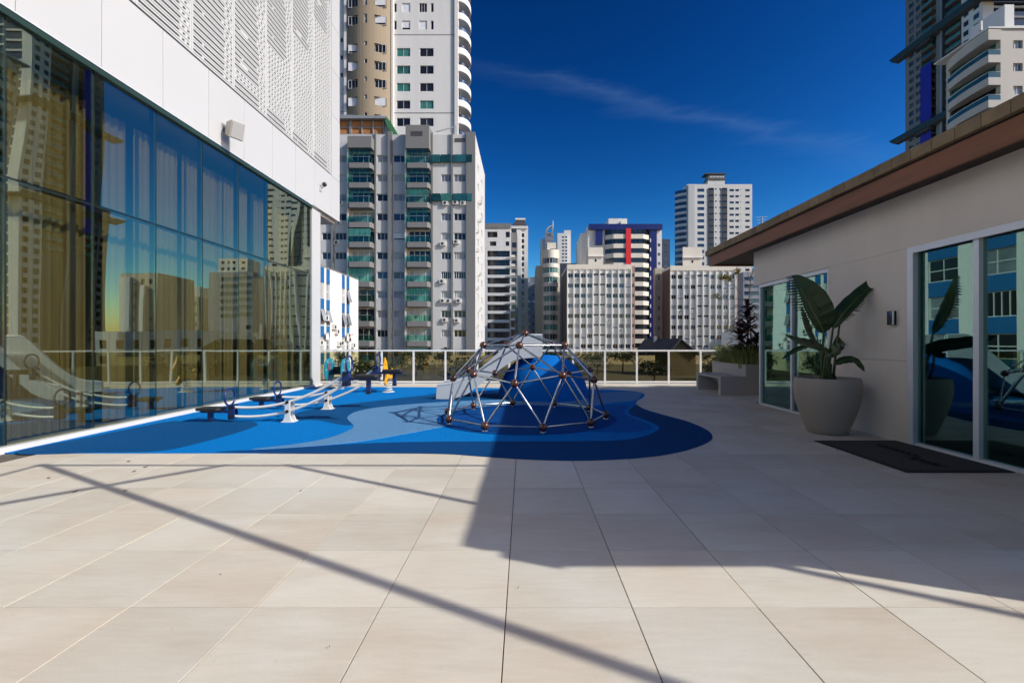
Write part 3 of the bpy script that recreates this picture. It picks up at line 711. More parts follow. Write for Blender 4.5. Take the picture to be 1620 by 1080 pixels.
for y0, y1 in ((11.20, 11.245), (12.155, 12.20)):
    build(MB().prism(topc+botc, 'y', y0, y1), 'side_wall', MT['slide_grey'], sl, bevel=.006)
    ym = (y0+y1)/2
    build(MB().tube([(p[0], ym, p[1]) for p in topc], .032, 8), 'rim', MT['slide_grey'], sl)
fl_ = [(p[0], p[1]+.14-.05*min(1, max(0, (-1.2-p[0])))) for p in botc][::-1]
build(MB().prism(fl_+[(p[0], p[1]-.03) for p in fl_[::-1]], 'y', 11.246, 12.154, 0, True), 'chute', MT['slide_grey'], sl)
build(MB().box(-2.15, -2.10, 11.246, 12.154, .015, .12), 'end_lip', MT['slide_grey'], sl, bevel=.01)

# --- seesaws
def seesaw(px, py, label):
    t = thing('seesaw', label, 'seesaw', (px, py, 0), 'seesaws on the blue surface')
    zp = .275; til = R(16.2)
    br = MB()
    for yy in (-.085, .06):
        br.prism([(px-.105, .006), (px-.07, .04), (px-.045, .11), (px-.042, .38), (px+.042, .38), (px+.045, .11), (px+.07, .04), (px+.105, .006)], 'y', py+yy, py+yy+.022)
    br.box(px-.11, px+.11, py-.10, py+.10, .004, .016)
    build(br, 'pivot_bracket', MT['bar_white'], t)
    for dz in (-.08, .08):
        build(MB().tube([(px, py-.10, zp+dz), (px, py+.10, zp+dz)], .028, 10), 'pivot_pin', MT['plastic_black'], t)
        pts = []
        for i in range(25):
            x = -1.03+2.06*i/24; z = .20*(x/1.03)**2*(1+.0*x)
            pts.append((px+x*math.cos(til)-z*math.sin(til)*.35, py, zp+dz+z*math.cos(til)+x*math.sin(til)))
        build(MB().tube(pts, .026, 10), 'bar', MT['bar_white'], t)
    for sgn in (-1, 1):
        ex = px+sgn*1.03*math.cos(til); ez = zp+.20*math.cos(til)+sgn*1.03*math.sin(til)
        f = lambda a, b: tuple(sorted((ex+sgn*a, ex+sgn*b)))
        e = MB(); a, b = f(-.05, .05)
        e.box(a, b, py-.055, py-.032, ez-.13, ez+.13); e.box(a, b, py+.032, py+.055, ez-.13, ez+.13)
        a, b = f(.02, .07); e.box(a, b, py-.056, py+.056, ez-.125, ez+.125)
        build(e, 'end_bracket', MT['blue_paint'], t, bevel=.006)
        for dz in (-.08, .08): build(MB().tube([(ex, py-.066, ez+dz), (ex, py+.066, ez+dz)], .034, 10), 'pin_cap', MT['plastic_black'], t)
        a, b = f(.07, .56); build(MB().box(a, b, py-.03, py+.03, ez-.02, ez+.025), 'seat_beam', MT['blue_paint'], t)
        a, b = f(.17, .60)
        st = MB().prism([(a, py-.10), (a+.05, py-.14), (b-.05, py-.14), (b, py-.10), (b, py+.10), (b-.05, py+.14), (a+.05, py+.14), (a, py+.10)], 'z', ez+.027, ez+.075)
        build(st, 'seat', MT['rubber_black'], t, bevel=.01)
        rc = ez+.11+.145; hx = ex+sgn*.06
        build(MB().tube([(hx, py+.145*math.sin(q*math.pi/14), rc+.145*math.cos(q*math.pi/14)) for q in range(28)], .016, 8, closed=True), 'ring_handle', MT['blue_paint'], t)
        bx_ = ex+sgn*.40
        build(MB().box(bx_-.035, bx_+.035, py-.035, py+.035, ez-.02-(.13 if sgn < 0 else .21), ez-.021), 'bumper_post', MT['blue_paint'], t, bevel=.004)
        build(MB().box(bx_-.038, bx_+.038, py-.038, py+.038, ez-.02-(.165 if sgn < 0 else .245), ez-.022-(.13 if sgn < 0 else .21)), 'bumper', MT['plastic_black'], t)
seesaw(-4.12, 8.09, 'white and blue seesaw nearer the camera, on the left of the blue surface')
seesaw(-4.09, 9.60, 'white and blue seesaw standing behind the nearer seesaw')

# --- spring riders
def spring(t, px, py, z0, z1, r=.105, turns=5):
    pts = []
    for i in range(turns*16+1):
        q = i/16*2*math.pi; k = i/(turns*16); rr = r*(1-.15*math.sin(k*math.pi))
        pts.append((px+rr*math.cos(q), py+rr*math.sin(q), z0+(z1-z0)*k))
    build(MB().tube(pts, .0125, 6), 'spring', MT['bar_white'], t)
    build(MB().lathe([(.001, .014), (.16, .014), (.17, .006)], 20, (px, py, .002)), 'base_plate', MT['bar_white'], t)
    build(MB().lathe([(.001, .02), (.12, .02), (.12, 0), (.001, 0)], 16, (px, py, z1)), 'top_plate', MT['plastic_black'], t)
hx, hy = -3.80, 12.9
hr = thing('horse_spring_rider', 'yellow horse-shaped spring rider near the far railing', 'spring rider', (hx, hy, 0))
spring(hr, hx, hy, .02, .36)
hp = [(-.44, .62), (-.47, .70), (-.43, .78), (-.36, .90), (-.33, 1.00), (-.28, .93), (-.20, .88), (-.13, .74), (-.08, .60), (.06, .54), (.20, .56), (.30, .64), (.38, .66), (.42, .56), (.36, .40), (.22, .36), (.06, .38), (-.10, .36), (-.20, .26), (-.30, .24), (-.33, .32), (-.24, .46), (-.27, .58), (-.34, .66), (-.39, .64)]
hpc = catmull([Vector((hy+p[0], p[1]-.02)) for p in hp], 3)
build(MB().prism(hpc, 'x', hx-.022, hx+.022), 'body_panel', MT['horse_yellow'], hr, bevel=.005)
build(MB().box(hx-.12, hx+.12, hy+.0, hy+.28, .53, .575), 'seat', MT['rubber_black'], hr, bevel=.012)
build(MB().tube([(hx-.20, hy-.16, .76), (hx+.20, hy-.16, .76)], .016, 8), 'hand_grip', MT['plastic_black'], hr)
build(MB().tube([(hx-.22, hy-.20, .34), (hx+.22, hy-.20, .34)], .018, 8), 'foot_rest', MT['plastic_black'], hr)
build(MB().tube([(hx-.027, hy-.375, .80), (hx+.027, hy-.375, .80)], .022, 10), 'eye', MT['plastic_black'], hr)
tx, ty = -5.57, 13.75
tr_ = thing('teal_spring_rider', 'teal spring rider with two oval side panels behind the far seesaw', 'spring rider', (tx, ty, 0))
spring(tr_, tx+.02, ty, .02, .34)
op = [(ty+.36*math.copysign(abs(math.cos(q))**.8, math.cos(q)), .58+.34*math.copysign(abs(math.sin(q))**.75, math.sin(q))) for q in [2*math.pi*i/36 for i in range(36)]]
for s_ in (-1, 1):
    xx = tx+s_*.24
    sp_ = build(MB().prism(op, 'x', xx-.011, xx+.011), 'side_panel', MT['teal'], tr_)
    build(MB().prism([(ty-.05+.05*math.cos(q), .66+.15*math.sin(q)) for q in [2*math.pi*i/16 for i in range(16)]], 'x', xx-.02, xx+.02), 'inset', MT['red'], sp_)
    for dy, dz in ((-.26, .58), (.26, .58), (-.16, .82), (.16, .82), (0, .30)): build(MB().tube([(xx-.02, ty+dy, dz), (xx+.02, ty+dy, dz)], .016, 8), 'bolt', MT['bar_white'], sp_)
build(MB().box(tx-.225, tx+.225, ty-.02, ty+.26, .43, .48), 'seat', MT['rubber_black'], tr_, bevel=.012)
build(MB().box(tx-.225, tx+.225, ty+.21, ty+.26, .48, .66), 'seat_back', MT['rubber_black'], tr_, bevel=.012)
build(MB().tube([(tx-.228, ty-.20, .74), (tx+.228, ty-.20, .74)], .015, 8), 'hand_grip', MT['steel'], tr_)

# ================================================================== potted bird-of-paradise plant
qx, qy = 4.70, 7.14
pot = thing('planted_pot', 'large taupe round pot on the terrace against the pavilion wall', 'pot', (qx, qy, 0))
build(MB().lathe([(.001, 0), (.255, 0), (.272, .012), (.318, .13), (.385, .32), (.435, .50), (.458, .64), (.459, .74), (.446, .82), (.436, .845), (.424, .852), (.412, .84), (.412, .76), (.40, .70)], 56, (qx, qy, .001)), 'body', MT['pot'], pot)
build(MB().lathe([(.001, .745), (.2, .755), (.411, .74)], 32, (qx, qy, 0)), 'soil', MT['soil'], pot)
ban = thing('bird_of_paradise', 'tall banana-leaved plant with torn dark leaves growing in the taupe pot', 'plant', (qx, qy, .75))
def U2(u, v, d): return Vector((X(u, d), d, Z(v, d)))
def big_leaf(mid_pts, width, normal, cup=.25, tears=0, side=0, seed=1, droop=0):
    """blade built as strips across the midrib; torn side gets gaps between narrow lamina strips"""
    r = random.Random(seed)
    P = [Vector(p) for p in catmull(mid_pts, 8, False)]; n = len(P); nv = Vector(normal).normalized()
    leaf = MB(); rib = []
    def prof(t): return max(.02, math.sin(math.pi*min(1, (t*.95+.05)))**.70*(1-.22*t))
    fr = []
    for i in range(n):
        tt = (P[min(i+1, n-1)]-P[max(i-1, 0)]).normalized(); sdv = tt.cross(nv).normalized(); up = sdv.cross(tt).normalized()
        fr.append((P[i], tt, sdv, up))
    for sg in (-1, 1):
        torn = tears and (side == 0 or side == sg)
        i = 0
        while i < n-1:
            if torn:
                step = 1; lf = prof(i/n)*width*(.62+.5*r.random()); sub = 1
                for q in range(sub):
                    t0 = i+q/sub+.04; t1 = i+(q+.80)/sub
                    def at(t, k, tip=0):
                        a = int(min(t, n-2)); f_ = t-a; p = fr[a][0].lerp(fr[a+1][0], f_); _, tt, sdv, up = fr[a]
                        L = lf*k*(.75+.4*((q*7+i*3) % 5)/5)
                        return p+sdv*sg*L+tt*L*.45+up*L*(cup*.5)-Vector((0, 0, 1))*L*L*droop*.6
                    ws = [at(t0, 0), at(t1, 0), at(t0+.1, .5), at(t1-.05, .5), at((t0+t1)/2, 1.0)]
                    leaf.add(ws, [(0, 1, 3, 2), (2, 3, 4)], 0)
                i += 1
            else:
                j = i+1; m_ = 5; vs = []
                for a in (i, j):
                    p, tt, sdv, up = fr[a]; L = prof(a/(n-1))*width*(1+.010*math.sin(a*1.3+seed))
                    for k in range(m_+1):
                        s = k/m_; rip = .004*math.sin(a*1.7+seed)*s
                        vs.append(p+sdv*sg*L*s*(1-.12*s*cup*2)+tt*L*s*.12+up*(L*s*s*cup+rip)-Vector((0, 0, 1))*droop*(L*s)**2)
                leaf.add(vs, [(k, k+1, m_+1+k+1, m_+1+k) for k in range(m_)], 0, True)
                i += 1
    lo = build(leaf, 'leaf', MT['leaf_banana'], ban)
    build(MB().tube([f[0]-f[3]*.004 for f in fr], [.012*(1-.8*i/n) for i in range(n)], 6), 'midrib', MT['rib'], lo)
def petiole(pts, r0=.028, r1=.014):
    P = catmull([Vector(p) for p in pts], 6, False); n = len(P)
    build(MB().tube(P, [r0+(r1-r0)*i/(n-1) for i in range(n)], 8), 'stalk', MT['stem_green'], ban)
base = lambda du, dd=0: U2(1310+du, 603, 7.14+dd)
big_leaf([U2(1303, 526, 6.98), U2(1290, 500, 6.95), U2(1272, 466, 6.97), U2(1252, 436, 7.05)], .31, (-.50, -.85, .12), .10, 1, -1, 3)
big_leaf([U2(1303, 526, 6.975), U2(1296, 509, 6.95), U2(1281, 482, 6.955), U2(1262, 450, 7.0)], .11, (-.50, -.85, .14), .12, 0, 0, 4)
big_leaf([U2(1318, 519, 7.12), U2(1333, 497, 7.1), U2(1362, 466, 7.08), U2(1404, 424, 7.05)], .16, (-.75, -.55, .5), .35, 0, 0, 5)
big_leaf([U2(1318, 516, 7.2), U2(1334, 500, 7.2), U2(1358, 475, 7.2), U2(1385, 452, 7.2)], .16, (-.5, -.8, .1), .2, 1, 1, 6)
big_leaf([U2(1313, 556, 7.05), U2(1292, 547, 6.95), U2(1266, 541, 6.85), U2(1243, 531, 6.75)], .155, (-.3, -.62, .7), .15, 0, 0, 7, .4)
big_leaf([U2(1296, 553, 7.3), U2(1275, 549, 7.3), U2(1255, 556, 7.3), U2(1238, 568, 7.3)], .06, (.1, -.5, .85), .2, 0, 0, 8, .3)
big_leaf([U2(1306, 563, 6.95), U2(1316, 558, 6.85), U2(1326, 551, 6.8), U2(1336, 549, 6.75)], .12, (-.5, -.6, .6), .2, 0, 0, 9, .3)
big_leaf([U2(1321, 576, 7.0), U2(1334, 570, 6.95), U2(1352, 570, 6.9), U2(1368, 587, 6.86)], .10, (-.3, -.5, .8), .15, 0, 0, 10, .8)
big_leaf([U2(1314, 566, 7.5), U2(1330, 545, 7.62), U2(1338, 528, 7.74), U2(1345, 516, 7.86)], .13, (-.6, -.5, .3), .3, 1, 1, 12)
big_leaf([U2(1300, 560, 7.5), U2(1280, 530, 7.68), U2(1272, 505, 7.82), U2(1268, 486, 7.92)], .15, (.5, -.7, .3), .2, 0, 0, 13)
petiole([base(-6), U2(1301, 570, 7.05), U2(1303, 526, 6.98)]); petiole([base(2, .05), U2(1312, 565, 7.1), U2(1318, 518, 7.13)]); petiole([base(8, .1), U2(1322, 560, 7.2), U2(1329, 505, 7.2)], .022)
petiole([base(-2, -.08), U2(1309, 580, 7.0), U2(1311, 557, 7.04)]); petiole([base(-12, .12), U2(1300, 575, 7.2), U2(1297, 553, 7.3)], .02); petiole([base(12), U2(1319, 590, 7.05), U2(1320, 577, 7.0)], .022)
petiole([base(-8, -.1), U2(1304, 585, 6.98), U2(1306, 563, 6.95)], .024); petiole([base(6, .2), U2(1312, 585, 7.35), U2(1314, 566, 7.5)], .02); petiole([base(-10, .2), U2(1302, 585, 7.35), U2(1300, 560, 7.5)], .02)
petiole([base(3, -.03), U2(1311, 590, 7.1), U2(1313, 575, 7.1)], .06, .03); petiole([base(-5, .02), U2(1305, 588, 7.14), U2(1307, 570, 7.14)], .06, .03)

# ================================================================== planter plants
def blades(name, c, n, h, spread, wd, m, label, cat, grp=None, arch=.5, root=.18):
    mb = MB()
    for i in range(n):
        a = rnd.uniform(0, 2*math.pi); r0 = root*math.sqrt(rnd.random()); b = Vector((c[0]+r0*math.cos(a), c[1]+r0*math.sin(a), c[2]))
        L = h*rnd.uniform(.55, 1.1); out_ = spread*rnd.uniform(.2, 1); q = a+rnd.uniform(-.6, .6); dirv = Vector((math.cos(q), math.sin(q), 0)); sd = Vector((-dirv.y, dirv.x, 0))
        vs = []
        for k in range(5):
            t = k/4; p = b+Vector((0, 0, L*(t-arch*.45*t*t*t)))+dirv*out_*t*t; wv = wd*(.5+t)*(1-t**2.2)+.0008
            vs += [p-sd*wv, p+sd*wv]
        mb.add(vs, [(2*k, 2*k+1, 2*k+3, 2*k+2) for k in range(4)], 0, True)
    return tag(build(mb, name, MT[m], None, c), label, cat, grp)
for k, (a, b, lab) in enumerate(((6.10, 12.42, 'clump of strappy green leaves at the near left corner of the planter'), (6.12, 13.0, 'clump of strappy green leaves on the left edge of the planter behind the bench'), (6.15, 13.75, 'clump of strappy green leaves at the far left end of the planter'), (6.75, 12.45, 'clump of strappy green leaves beside the pavilion window corner'), (6.8, 13.3, 'clump of strappy green leaves around the foot of the dark red plants'), (7.5, 12.5, 'clump of strappy green leaves behind the pavilion glass corner'))):
    blades('strap_leaf_plant', (a, b, .69), 260, .84, .50, .018, 'leaf_grass', lab, 'plant', 'strappy plants in the planter', .55, .3)
def red_plant(cx, cyy, z0, hh, label):
    t = thing('dark_red_plant', label, 'plant', (cx, cyy, z0), 'dark red plants in the planter')
    build(MB().tube([(cx, cyy, z0), (cx+.02, cyy, z0+hh*.5), (cx, cyy+.01, z0+hh)], [.025, .02, .012], 7), 'stem', MT['bark'], t)
    mb = MB()
    for i in range(int(64*hh)):
        tz = min(1, rnd.choice((.42, .66, .84, 1.0))+rnd.uniform(-.10, .02)); a = i*2.4; L = .54*(1.15-.3*tz)*rnd.uniform(.75, 1.1); up = rnd.uniform(.35, 1.1)
        b = Vector((cx, cyy, z0+hh*tz)); d = Vector((math.cos(a), math.sin(a), 0)); sd = Vector((-d.y, d.x, 0)); vs = []
        for k in range(5):
            q = k/4; p = b+d*L*q+Vector((0, 0, L*(up*q-.62*q*q))); wv = .048*math.sin(math.pi*(q*.9+.08)); vs += [p-sd*wv, p+sd*wv]
        mb.add(vs, [(2*k, 2*k+1, 2*k+3, 2*k+2) for k in range(4)], 0, True)
    build(mb, 'leaves', MT['leaf_red'], t)
red_plant(X(1182, 12.9), 12.9, .7, 1.72, 'tallest dark red leafy plant in the planter')
red_plant(X(1172, 12.6), 12.6, .7, 1.15, 'shorter dark red leafy plant in front of the tallest one')
red_plant(X(1197, 12.7), 12.7, .7, .85, 'low dark red leafy plant beside the glass corner')
yt = thing('slender_tree', 'slender bare-branched young tree with tufts of yellow-green leaves in the planter', 'tree', (X(1188, 13.1), 13.1, .7))
d_ = 13.1
tp = lambda u, v, dd=0: U2(u, v, d_+dd)
build(MB().tube(catmull([tp(1189, 574), tp(1188, 530), tp(1185, 480), tp(1187, 455), tp(1188, 432)], 5, False), [.022-.0008*i for i in range(21)], 7), 'trunk', MT['bark'], yt)
tips = []
for br in ([(1185, 484), (1172, 466), (1160, 450), (1150, 440)], [(1186, 476), (1165, 473), (1148, 474), (1132, 470)], [(1187, 462), (1180, 448), (1170, 436), (1166, 430)], [(1188, 455), (1194, 448), (1198, 440), (1196, 430)], [(1160, 450), (1152, 452), (1144, 444), (1141, 440)], [(1186, 470), (1196, 462), (1202, 452), (1206, 440)], [(1188, 448), (1184, 436), (1180, 424), (1176, 414)], [(1188, 440), (1192, 426), (1196, 416), (1198, 410)]):
    dd = rnd.uniform(-.15, .15); pts = catmull([tp(u, v, dd*i) for i, (u, v) in enumerate(br)], 4, False)
    build(MB().tube(pts, [.010-.0005*i for i in range(len(pts))], 5), 'branch', MT['bark'], yt); tips.append(Vector(pts[-1])); tips.append(Vector(pts[-3]))
cr = MB()
for t_ in tips:
    for i in range(16):
        a = rnd.uniform(0, 6.28); el = rnd.uniform(-.3, 1.1); L = rnd.uniform(.08, .17); dv = Vector((math.cos(a)*math.cos(el), math.sin(a)*math.cos(el), math.sin(el))); sd = dv.cross(Vector((.2, .3, 1))).normalized()
        o = t_+Vector((rnd.uniform(-.05, .05), rnd.uniform(-.05, .05), rnd.uniform(-.05, .05)))
        cr.add([o, o+dv*L*.5+sd*.022, o+dv*L, o+dv*L*.5-sd*.022], [(0, 1, 2, 3)])
build(cr, 'crown', MT['leaf_yellow'], yt)

# ================================================================== the town beyond the railing
def bld(name, label, cat, x, y, group='buildings of the town'): return thing(name, label, cat, (x, y, GZ), group)
def pxops(d, us, vrows): return [(X(a, d), X(b, d), Z(v1, d), Z(v0, d)) for a, b in us for v0, v1 in vrows]
def vrows(v0, h, pitch, vmax=600): 
    r = []
    while v0 < vmax: r.append((v0, v0+h)); v0 += pitch
    return r
W2 = [('two', p) for p in ('p_dark', 'p_dark', 'p_dark', 'p_blue', 'p_grey', 'p_curtain')]+[('half', 'p_dark'), ('three', 'p_dark')]
W3 = [('three', p) for p in ('p_dark', 'p_dark', 'p_dark', 'p_grey', 'p_curtain')]
WB = [('bars', p) for p in ('p_dark', 'p_grey', 'p_curtain')]

# ---------- grey apartment block with green glass balconies
d = 69.0
A = bld('balcony_apartment_block', 'grey apartment block with two stacks of green glass balconies', 'building', X(640, d), d)
xL, xR, yB = X(440, d), X(752, d), 85.6
wr = vrows(245.3, 11.5, 30.7)
c1 = pxops(d, [(509, 525), (530, 548)], wr); c2 = pxops(d, [(596, 614), (622, 644)], wr); c3 = pxops(d, [(698, 714), (718, 737)], wr)
bay = pxops(d, [(557, 592), (647, 681)], vrows(243.0, 20.3, 30.65, 590))
lft = pxops(d, [(452, 470), (480, 500)], wr)
side = [(y0, y0+1.5, z0, z1) for y0 in (72.5, 79.0) for z0, z1 in rows(Z(245, d), 1.1, 2.91, -6)]
shell(A, xL, xR, d, yB, GZ, Z(213, d), 'w_grey_light', front=c1+c2+c3+bay+lft, right=side, rev=.22)
windows(A, FRONT(d), c1+lft, 0, W2+W3, .22); windows(A, FRONT(d), [o for o in c2], 0, W2+W3, .22); windows(A, FRONT(d), c3, 0, WB+W3, .22)
windows(A, FRONT(d), bay, 0, [('three', 'p_dark'), ('four', 'p_dark'), ('three', 'p_dark'), ('four', 'p_curtain'), ('four', 'p_grey'), ('three', 'p_curtain')], .22, 'balcony_door')
windows(A, RIGHTF(xR), side, RZ['r'], W2, .22)
for u0, u1, pr in ((525, 529.2, .35), (614.7, 621.3, .45), (714, 717, .25), (738, 752, .30), (682.5, 685, .15), (593.5, 595.5, .2)):
    part(A, 'pier', 'w_grey_mid', (X(u0, d), X(u1, d)-.002, d-pr, d-.003, GZ, Z(211, d)+.1))
zs0 = 263.3
for u0, u1 in ((553.6, 555.2), (643.4, 645.2)): part(A, 'added_shade_wall', 'w_grey_light', (X(u0, d), X(u1, d), d-1.15, d-.003, GZ, Z(236, d)))  # walls added beside the balcony stacks to cast shade on the bays left
for ci, (u0, u1) in enumerate(((555.5, 592.5), (645.5, 681.8))):
    x0, x1 = X(u0, d), X(u1, d)
    for k in range(11):
        v = zs0+30.65*k
        b = build(MB().prism([(x0, d-.004), (x0, d-1.25), (x0+.25, d-1.5), (x1-.25, d-1.5), (x1, d-1.25), (x1, d-.004)], 'z', Z(v+8.2, d), Z(v, d)), 'balcony', MT['w_grey_mid'], A)
        zg0, zg1 = Z(v, d), Z(v-9.3, d)
        enclosed = rnd.random() < .42 or k == 0
        g = MB().box(x0+.1, x1-.1, d-1.42, d-1.39, zg0, zg1); g.box(x0+.04, x0+.07, d-1.25, d-.05, zg0, zg1); g.box(x1-.07, x1-.04, d-1.25, d-.05, zg0, zg1)
        build(g, 'glass_guard', MT['glass_balc'], b)
        build(MB().box(x0+.05, x1-.05, d-1.45, d-1.37, zg1, zg1+.05), 'guard_rail', MT['metal_grey'], b)
        if enclosed:
            g = MB(); n = 4; ww = (x1-x0-.2)/n; zt = Z(v-20.5, d)
            for q in range(n):
                g.box(x0+.1+q*ww+.03, x0+.1+(q+1)*ww-.03, d-1.42, d-1.40, zg1+.06, zt)
            build(g, 'glazing', MT['p_green' if rnd.random() < .3 else 'glass_balc'], b)
        if rnd.random() < .5: build(MB().box(x0+.4, x0+rnd.uniform(.8, 1.6), d-1.0, d-.5, zg0, zg0+rnd.uniform(.4, .9)), 'furniture', MT[rnd.choice(('green_roof', 'w_white', 'w_dark'))], b)
for v in (246, 307.2):
    for u0, u1 in ((684.5, 697), (698, 713.6), (717.4, 737.4), (738.5, 747)): part(A, 'glass_strip', rnd.choice(('p_green', 'p_teal', 'p_teal')), (X(u0, d), X(u1, d), d-.36, d-.31 if u0 > 738 else d-.004, Z(v+11.6, d), Z(v, d)))
# roof level
part(A, 'roof_room', 'w_grey_mid', (X(645.5, d), X(681.8, d), d-1.48, d+6, Z(241, d), Z(205, d))); part(A, 'roof_room', 'w_grey_mid', (X(555.5, d), X(592.5, d), d-1.48, d-.01, Z(240, d), Z(222, d)))
part(A, 'louvre', 'w_dark', *[(X(654, d), X(672, d), d-1.52, d-1.483, Z(215+2.6*q, d), Z(216.6+2.6*q, d)) for q in range(3)])
part(A, 'louvre', 'w_dark', *[(X(719, d), X(736, d), d-.04, d-.003, Z(219+2.2*q, d), Z(220.4+2.2*q, d)) for q in range(3)])
part(A, 'roof_room', 'w_white', (X(500, d), X(592, d), d+4, d+11, Z(214, d), Z(196, d)))
rr = part(A, 'roof_room', 'brick_panel', (X(500, d), X(597, d), d+3, d+9, Z(210, d), Z(176.5, d)))
for u in (506, 524, 541.5, 543.5, 561, 579.5, 597): part(A, 'steel_post', 'metal_grey', (X(u, d), X(u+1.6, d), d+2.8, d+2.99, Z(211, d), Z(176, d)))
for v in (187.5, 198.5, 209.3): part(A, 'steel_beam', 'metal_grey', (X(500, d), X(598, d), d+2.85, d+2.98, Z(v+.8, d), Z(v-.4, d)))
build(MB().prism([(X(500, d), Z(176, d)), (X(500, d), Z(172, d)), (X(536, d), Z(170, d)), (X(602, d), Z(172.5, d)), (X(604, d), Z(176, d))], 'y', d+2.2, d+9.5), 'roof_cover', MT['metal_grey'], A)
build(MB().prism([(X(603, d), Z(172, d)), (X(611, d), Z(181, d)), (X(618, d), Z(194, d)), (X(626, d), Z(209, d)), (X(620, d), Z(210, d)), (X(611, d), Z(197, d)), (X(604, d), Z(186, d)), (X(599, d), Z(174, d))], 'y', d+2.4, d+9.3), 'roof_cover', MT['green_roof'], A)
build(MB().prism([(X(597, d), Z(176, d)), (X(606, d), Z(188, d)), (X(620, d), Z(211, d)), (X(597, d), Z(211, d))], 'y', d+3.2, d+8.8), 'gable_wall', MT['w_white'], A)
part(A, 'roof_room', 'w_white', (X(684, d), X(716, d), d+.3, d+5, Z(213, d), Z(209, d)))
build(MB().tube([(X(686, d), d+2, Z(199, d)), (X(716, d), d+2, Z(191, d)), (X(719, d), d+2, Z(190, d)), (X(719, d), d+2, Z(213, d))], .09, 6), 'roof_pipe', MT['pipe_grey'], A)
for (u, v) in ((540, 322), (538, 352), (534, 384), (705, 322), (721, 321), (733, 322), (701, 386), (722, 383), (700, 445), (701, 476), (710, 476), (726, 476), (704, 506), (723, 507), (537, 446), (536, 505)):
    ac_unit(A, (X(u, d), d-.003, Z(v, d)), 0, .85)
for k in range(9): ac_unit(A, (xR+.003, 70.8+rnd.choice((0, 4.6)), Z(300, d)-2.9*k), RZ['r'], .8)

# ---------- tall tower behind it
d = 92.0
T = bld('tall_beige_white_tower', 'tall tower with curved beige bay and white wall behind the grey block', 'building', X(630, d), d)
xa, xb, xc, xr = X(470, d), X(547.5, d), X(621.5, d), X(721, d); zt = Z(-150, d)
hr_ = [(v, v+13.2) for v in (76.3-27.6*q for q in (-5, -4, -3, -2, -1, 0))]
ur_ = [(v, v+14) for v in (33.0-27.6*q for q in range(0, 7))]
wo = pxops(d, [(627.5, 649), (664, 686)], hr_); wu = pxops(d, [(636, 649), (663, 675.5)], ur_); ws = pxops(d, [(623.5, 627.5), (681.5, 686)], ur_)
mb = MB(); facade(mb, FRONT(d), xc, xr, 20, zt, wo+wu+ws, .2); facade(mb, FRONT(d), xa, xb, 20, zt, pxops(d, [(538.5, 542.5)], vrows(60, 7, 27.6, 220)), .2)
mb.poly([(xr, d, 20), (xr, d+22, 20), (xr, d+22, zt), (xr, d, zt)]); mb.poly([(xa, d, 20), (xa, d+22, 20), (xa, d+22, zt), (xa, d, zt)]); mb.poly([(xa, d, zt), (xr, d, zt), (xr, d+22, zt), (xa, d+22, zt)]); mb.poly([(xa, d+22, 20), (xr, d+22, 20), (xr, d+22, zt), (xa, d+22, zt)])
mb.box(xa, xr, d, d+22, GZ, 20)
build(mb, 'wall', MT['w_white'], T)
windows(T, FRONT(d), wo, 0, [('two', 'p_green'), ('two', 'p_green'), ('two', 'p_dark')]); windows(T, FRONT(d), wu, 0, [('shut', 'p_dark'), ('three', 'p_dark'), ('half', 'p_dark')]); windows(T, FRONT(d), ws, 0, [('one', 'p_dark')])
windows(T, FRONT(d), pxops(d, [(538.5, 542.5)], vrows(60, 7, 27.6, 220)), 0, [('one', 'p_dark'), ('half', 'p_dark')])
sc_, hw = (xb+xc)/2, (xc-xb)/2
BAY = lambda s, z, n: (s, d-.05-1.7*max(0, 1-((s-sc_)/hw)**2)-n, z)
bo = pxops(d, [(554, 570), (596, 613)], hr_)+pxops(d, [(554, 570), (596, 613)], [(v-1, v+13) for v, _ in ur_]); bs = pxops(d, [(581, 585.5)], [(v-2, v+4.5) for v, _ in hr_])+pxops(d, [(580.5, 585.5)], [(v-1, v+13) for v, _ in ur_])
mb = MB(); facade(mb, BAY, xb, xc, 20, zt, bo+bs, .2, nsub=14); build(mb, 'bay_wall', MT['w_beige'], T)
windows(T, BAY, bo, 0, [('shut', 'p_dark'), ('shut', 'p_dark'), ('half', 'p_dark'), ('two', 'p_green'), ('three', 'p_dark')]); windows(T, BAY, bs, 0, [('one', 'p_dark'), ('sash', 'p_dark')])
part(T, 'pilaster', 'w_white', (xb-.25, xb+.25, d-.5, d-.003, 20, zt)); part(T, 'pilaster', 'w_offwhite', (xc-.2, xc+.2, d-.4, d-.003, 20, zt))
part(T, 'string_course', 'w_grey_mid', (xc+.2, xr, d-.05, d-.003, Z(55.6, d), Z(55, d))); part(T, 'string_course', 'w_grey_mid', (xc+.2, xr, d-.05, d-.003, Z(179.2, d), Z(178.4, d)))
part(T, 'corner_pier', 'w_white', (X(719.5, d), X(725, d), d-.35, d+.5, 20, zt))
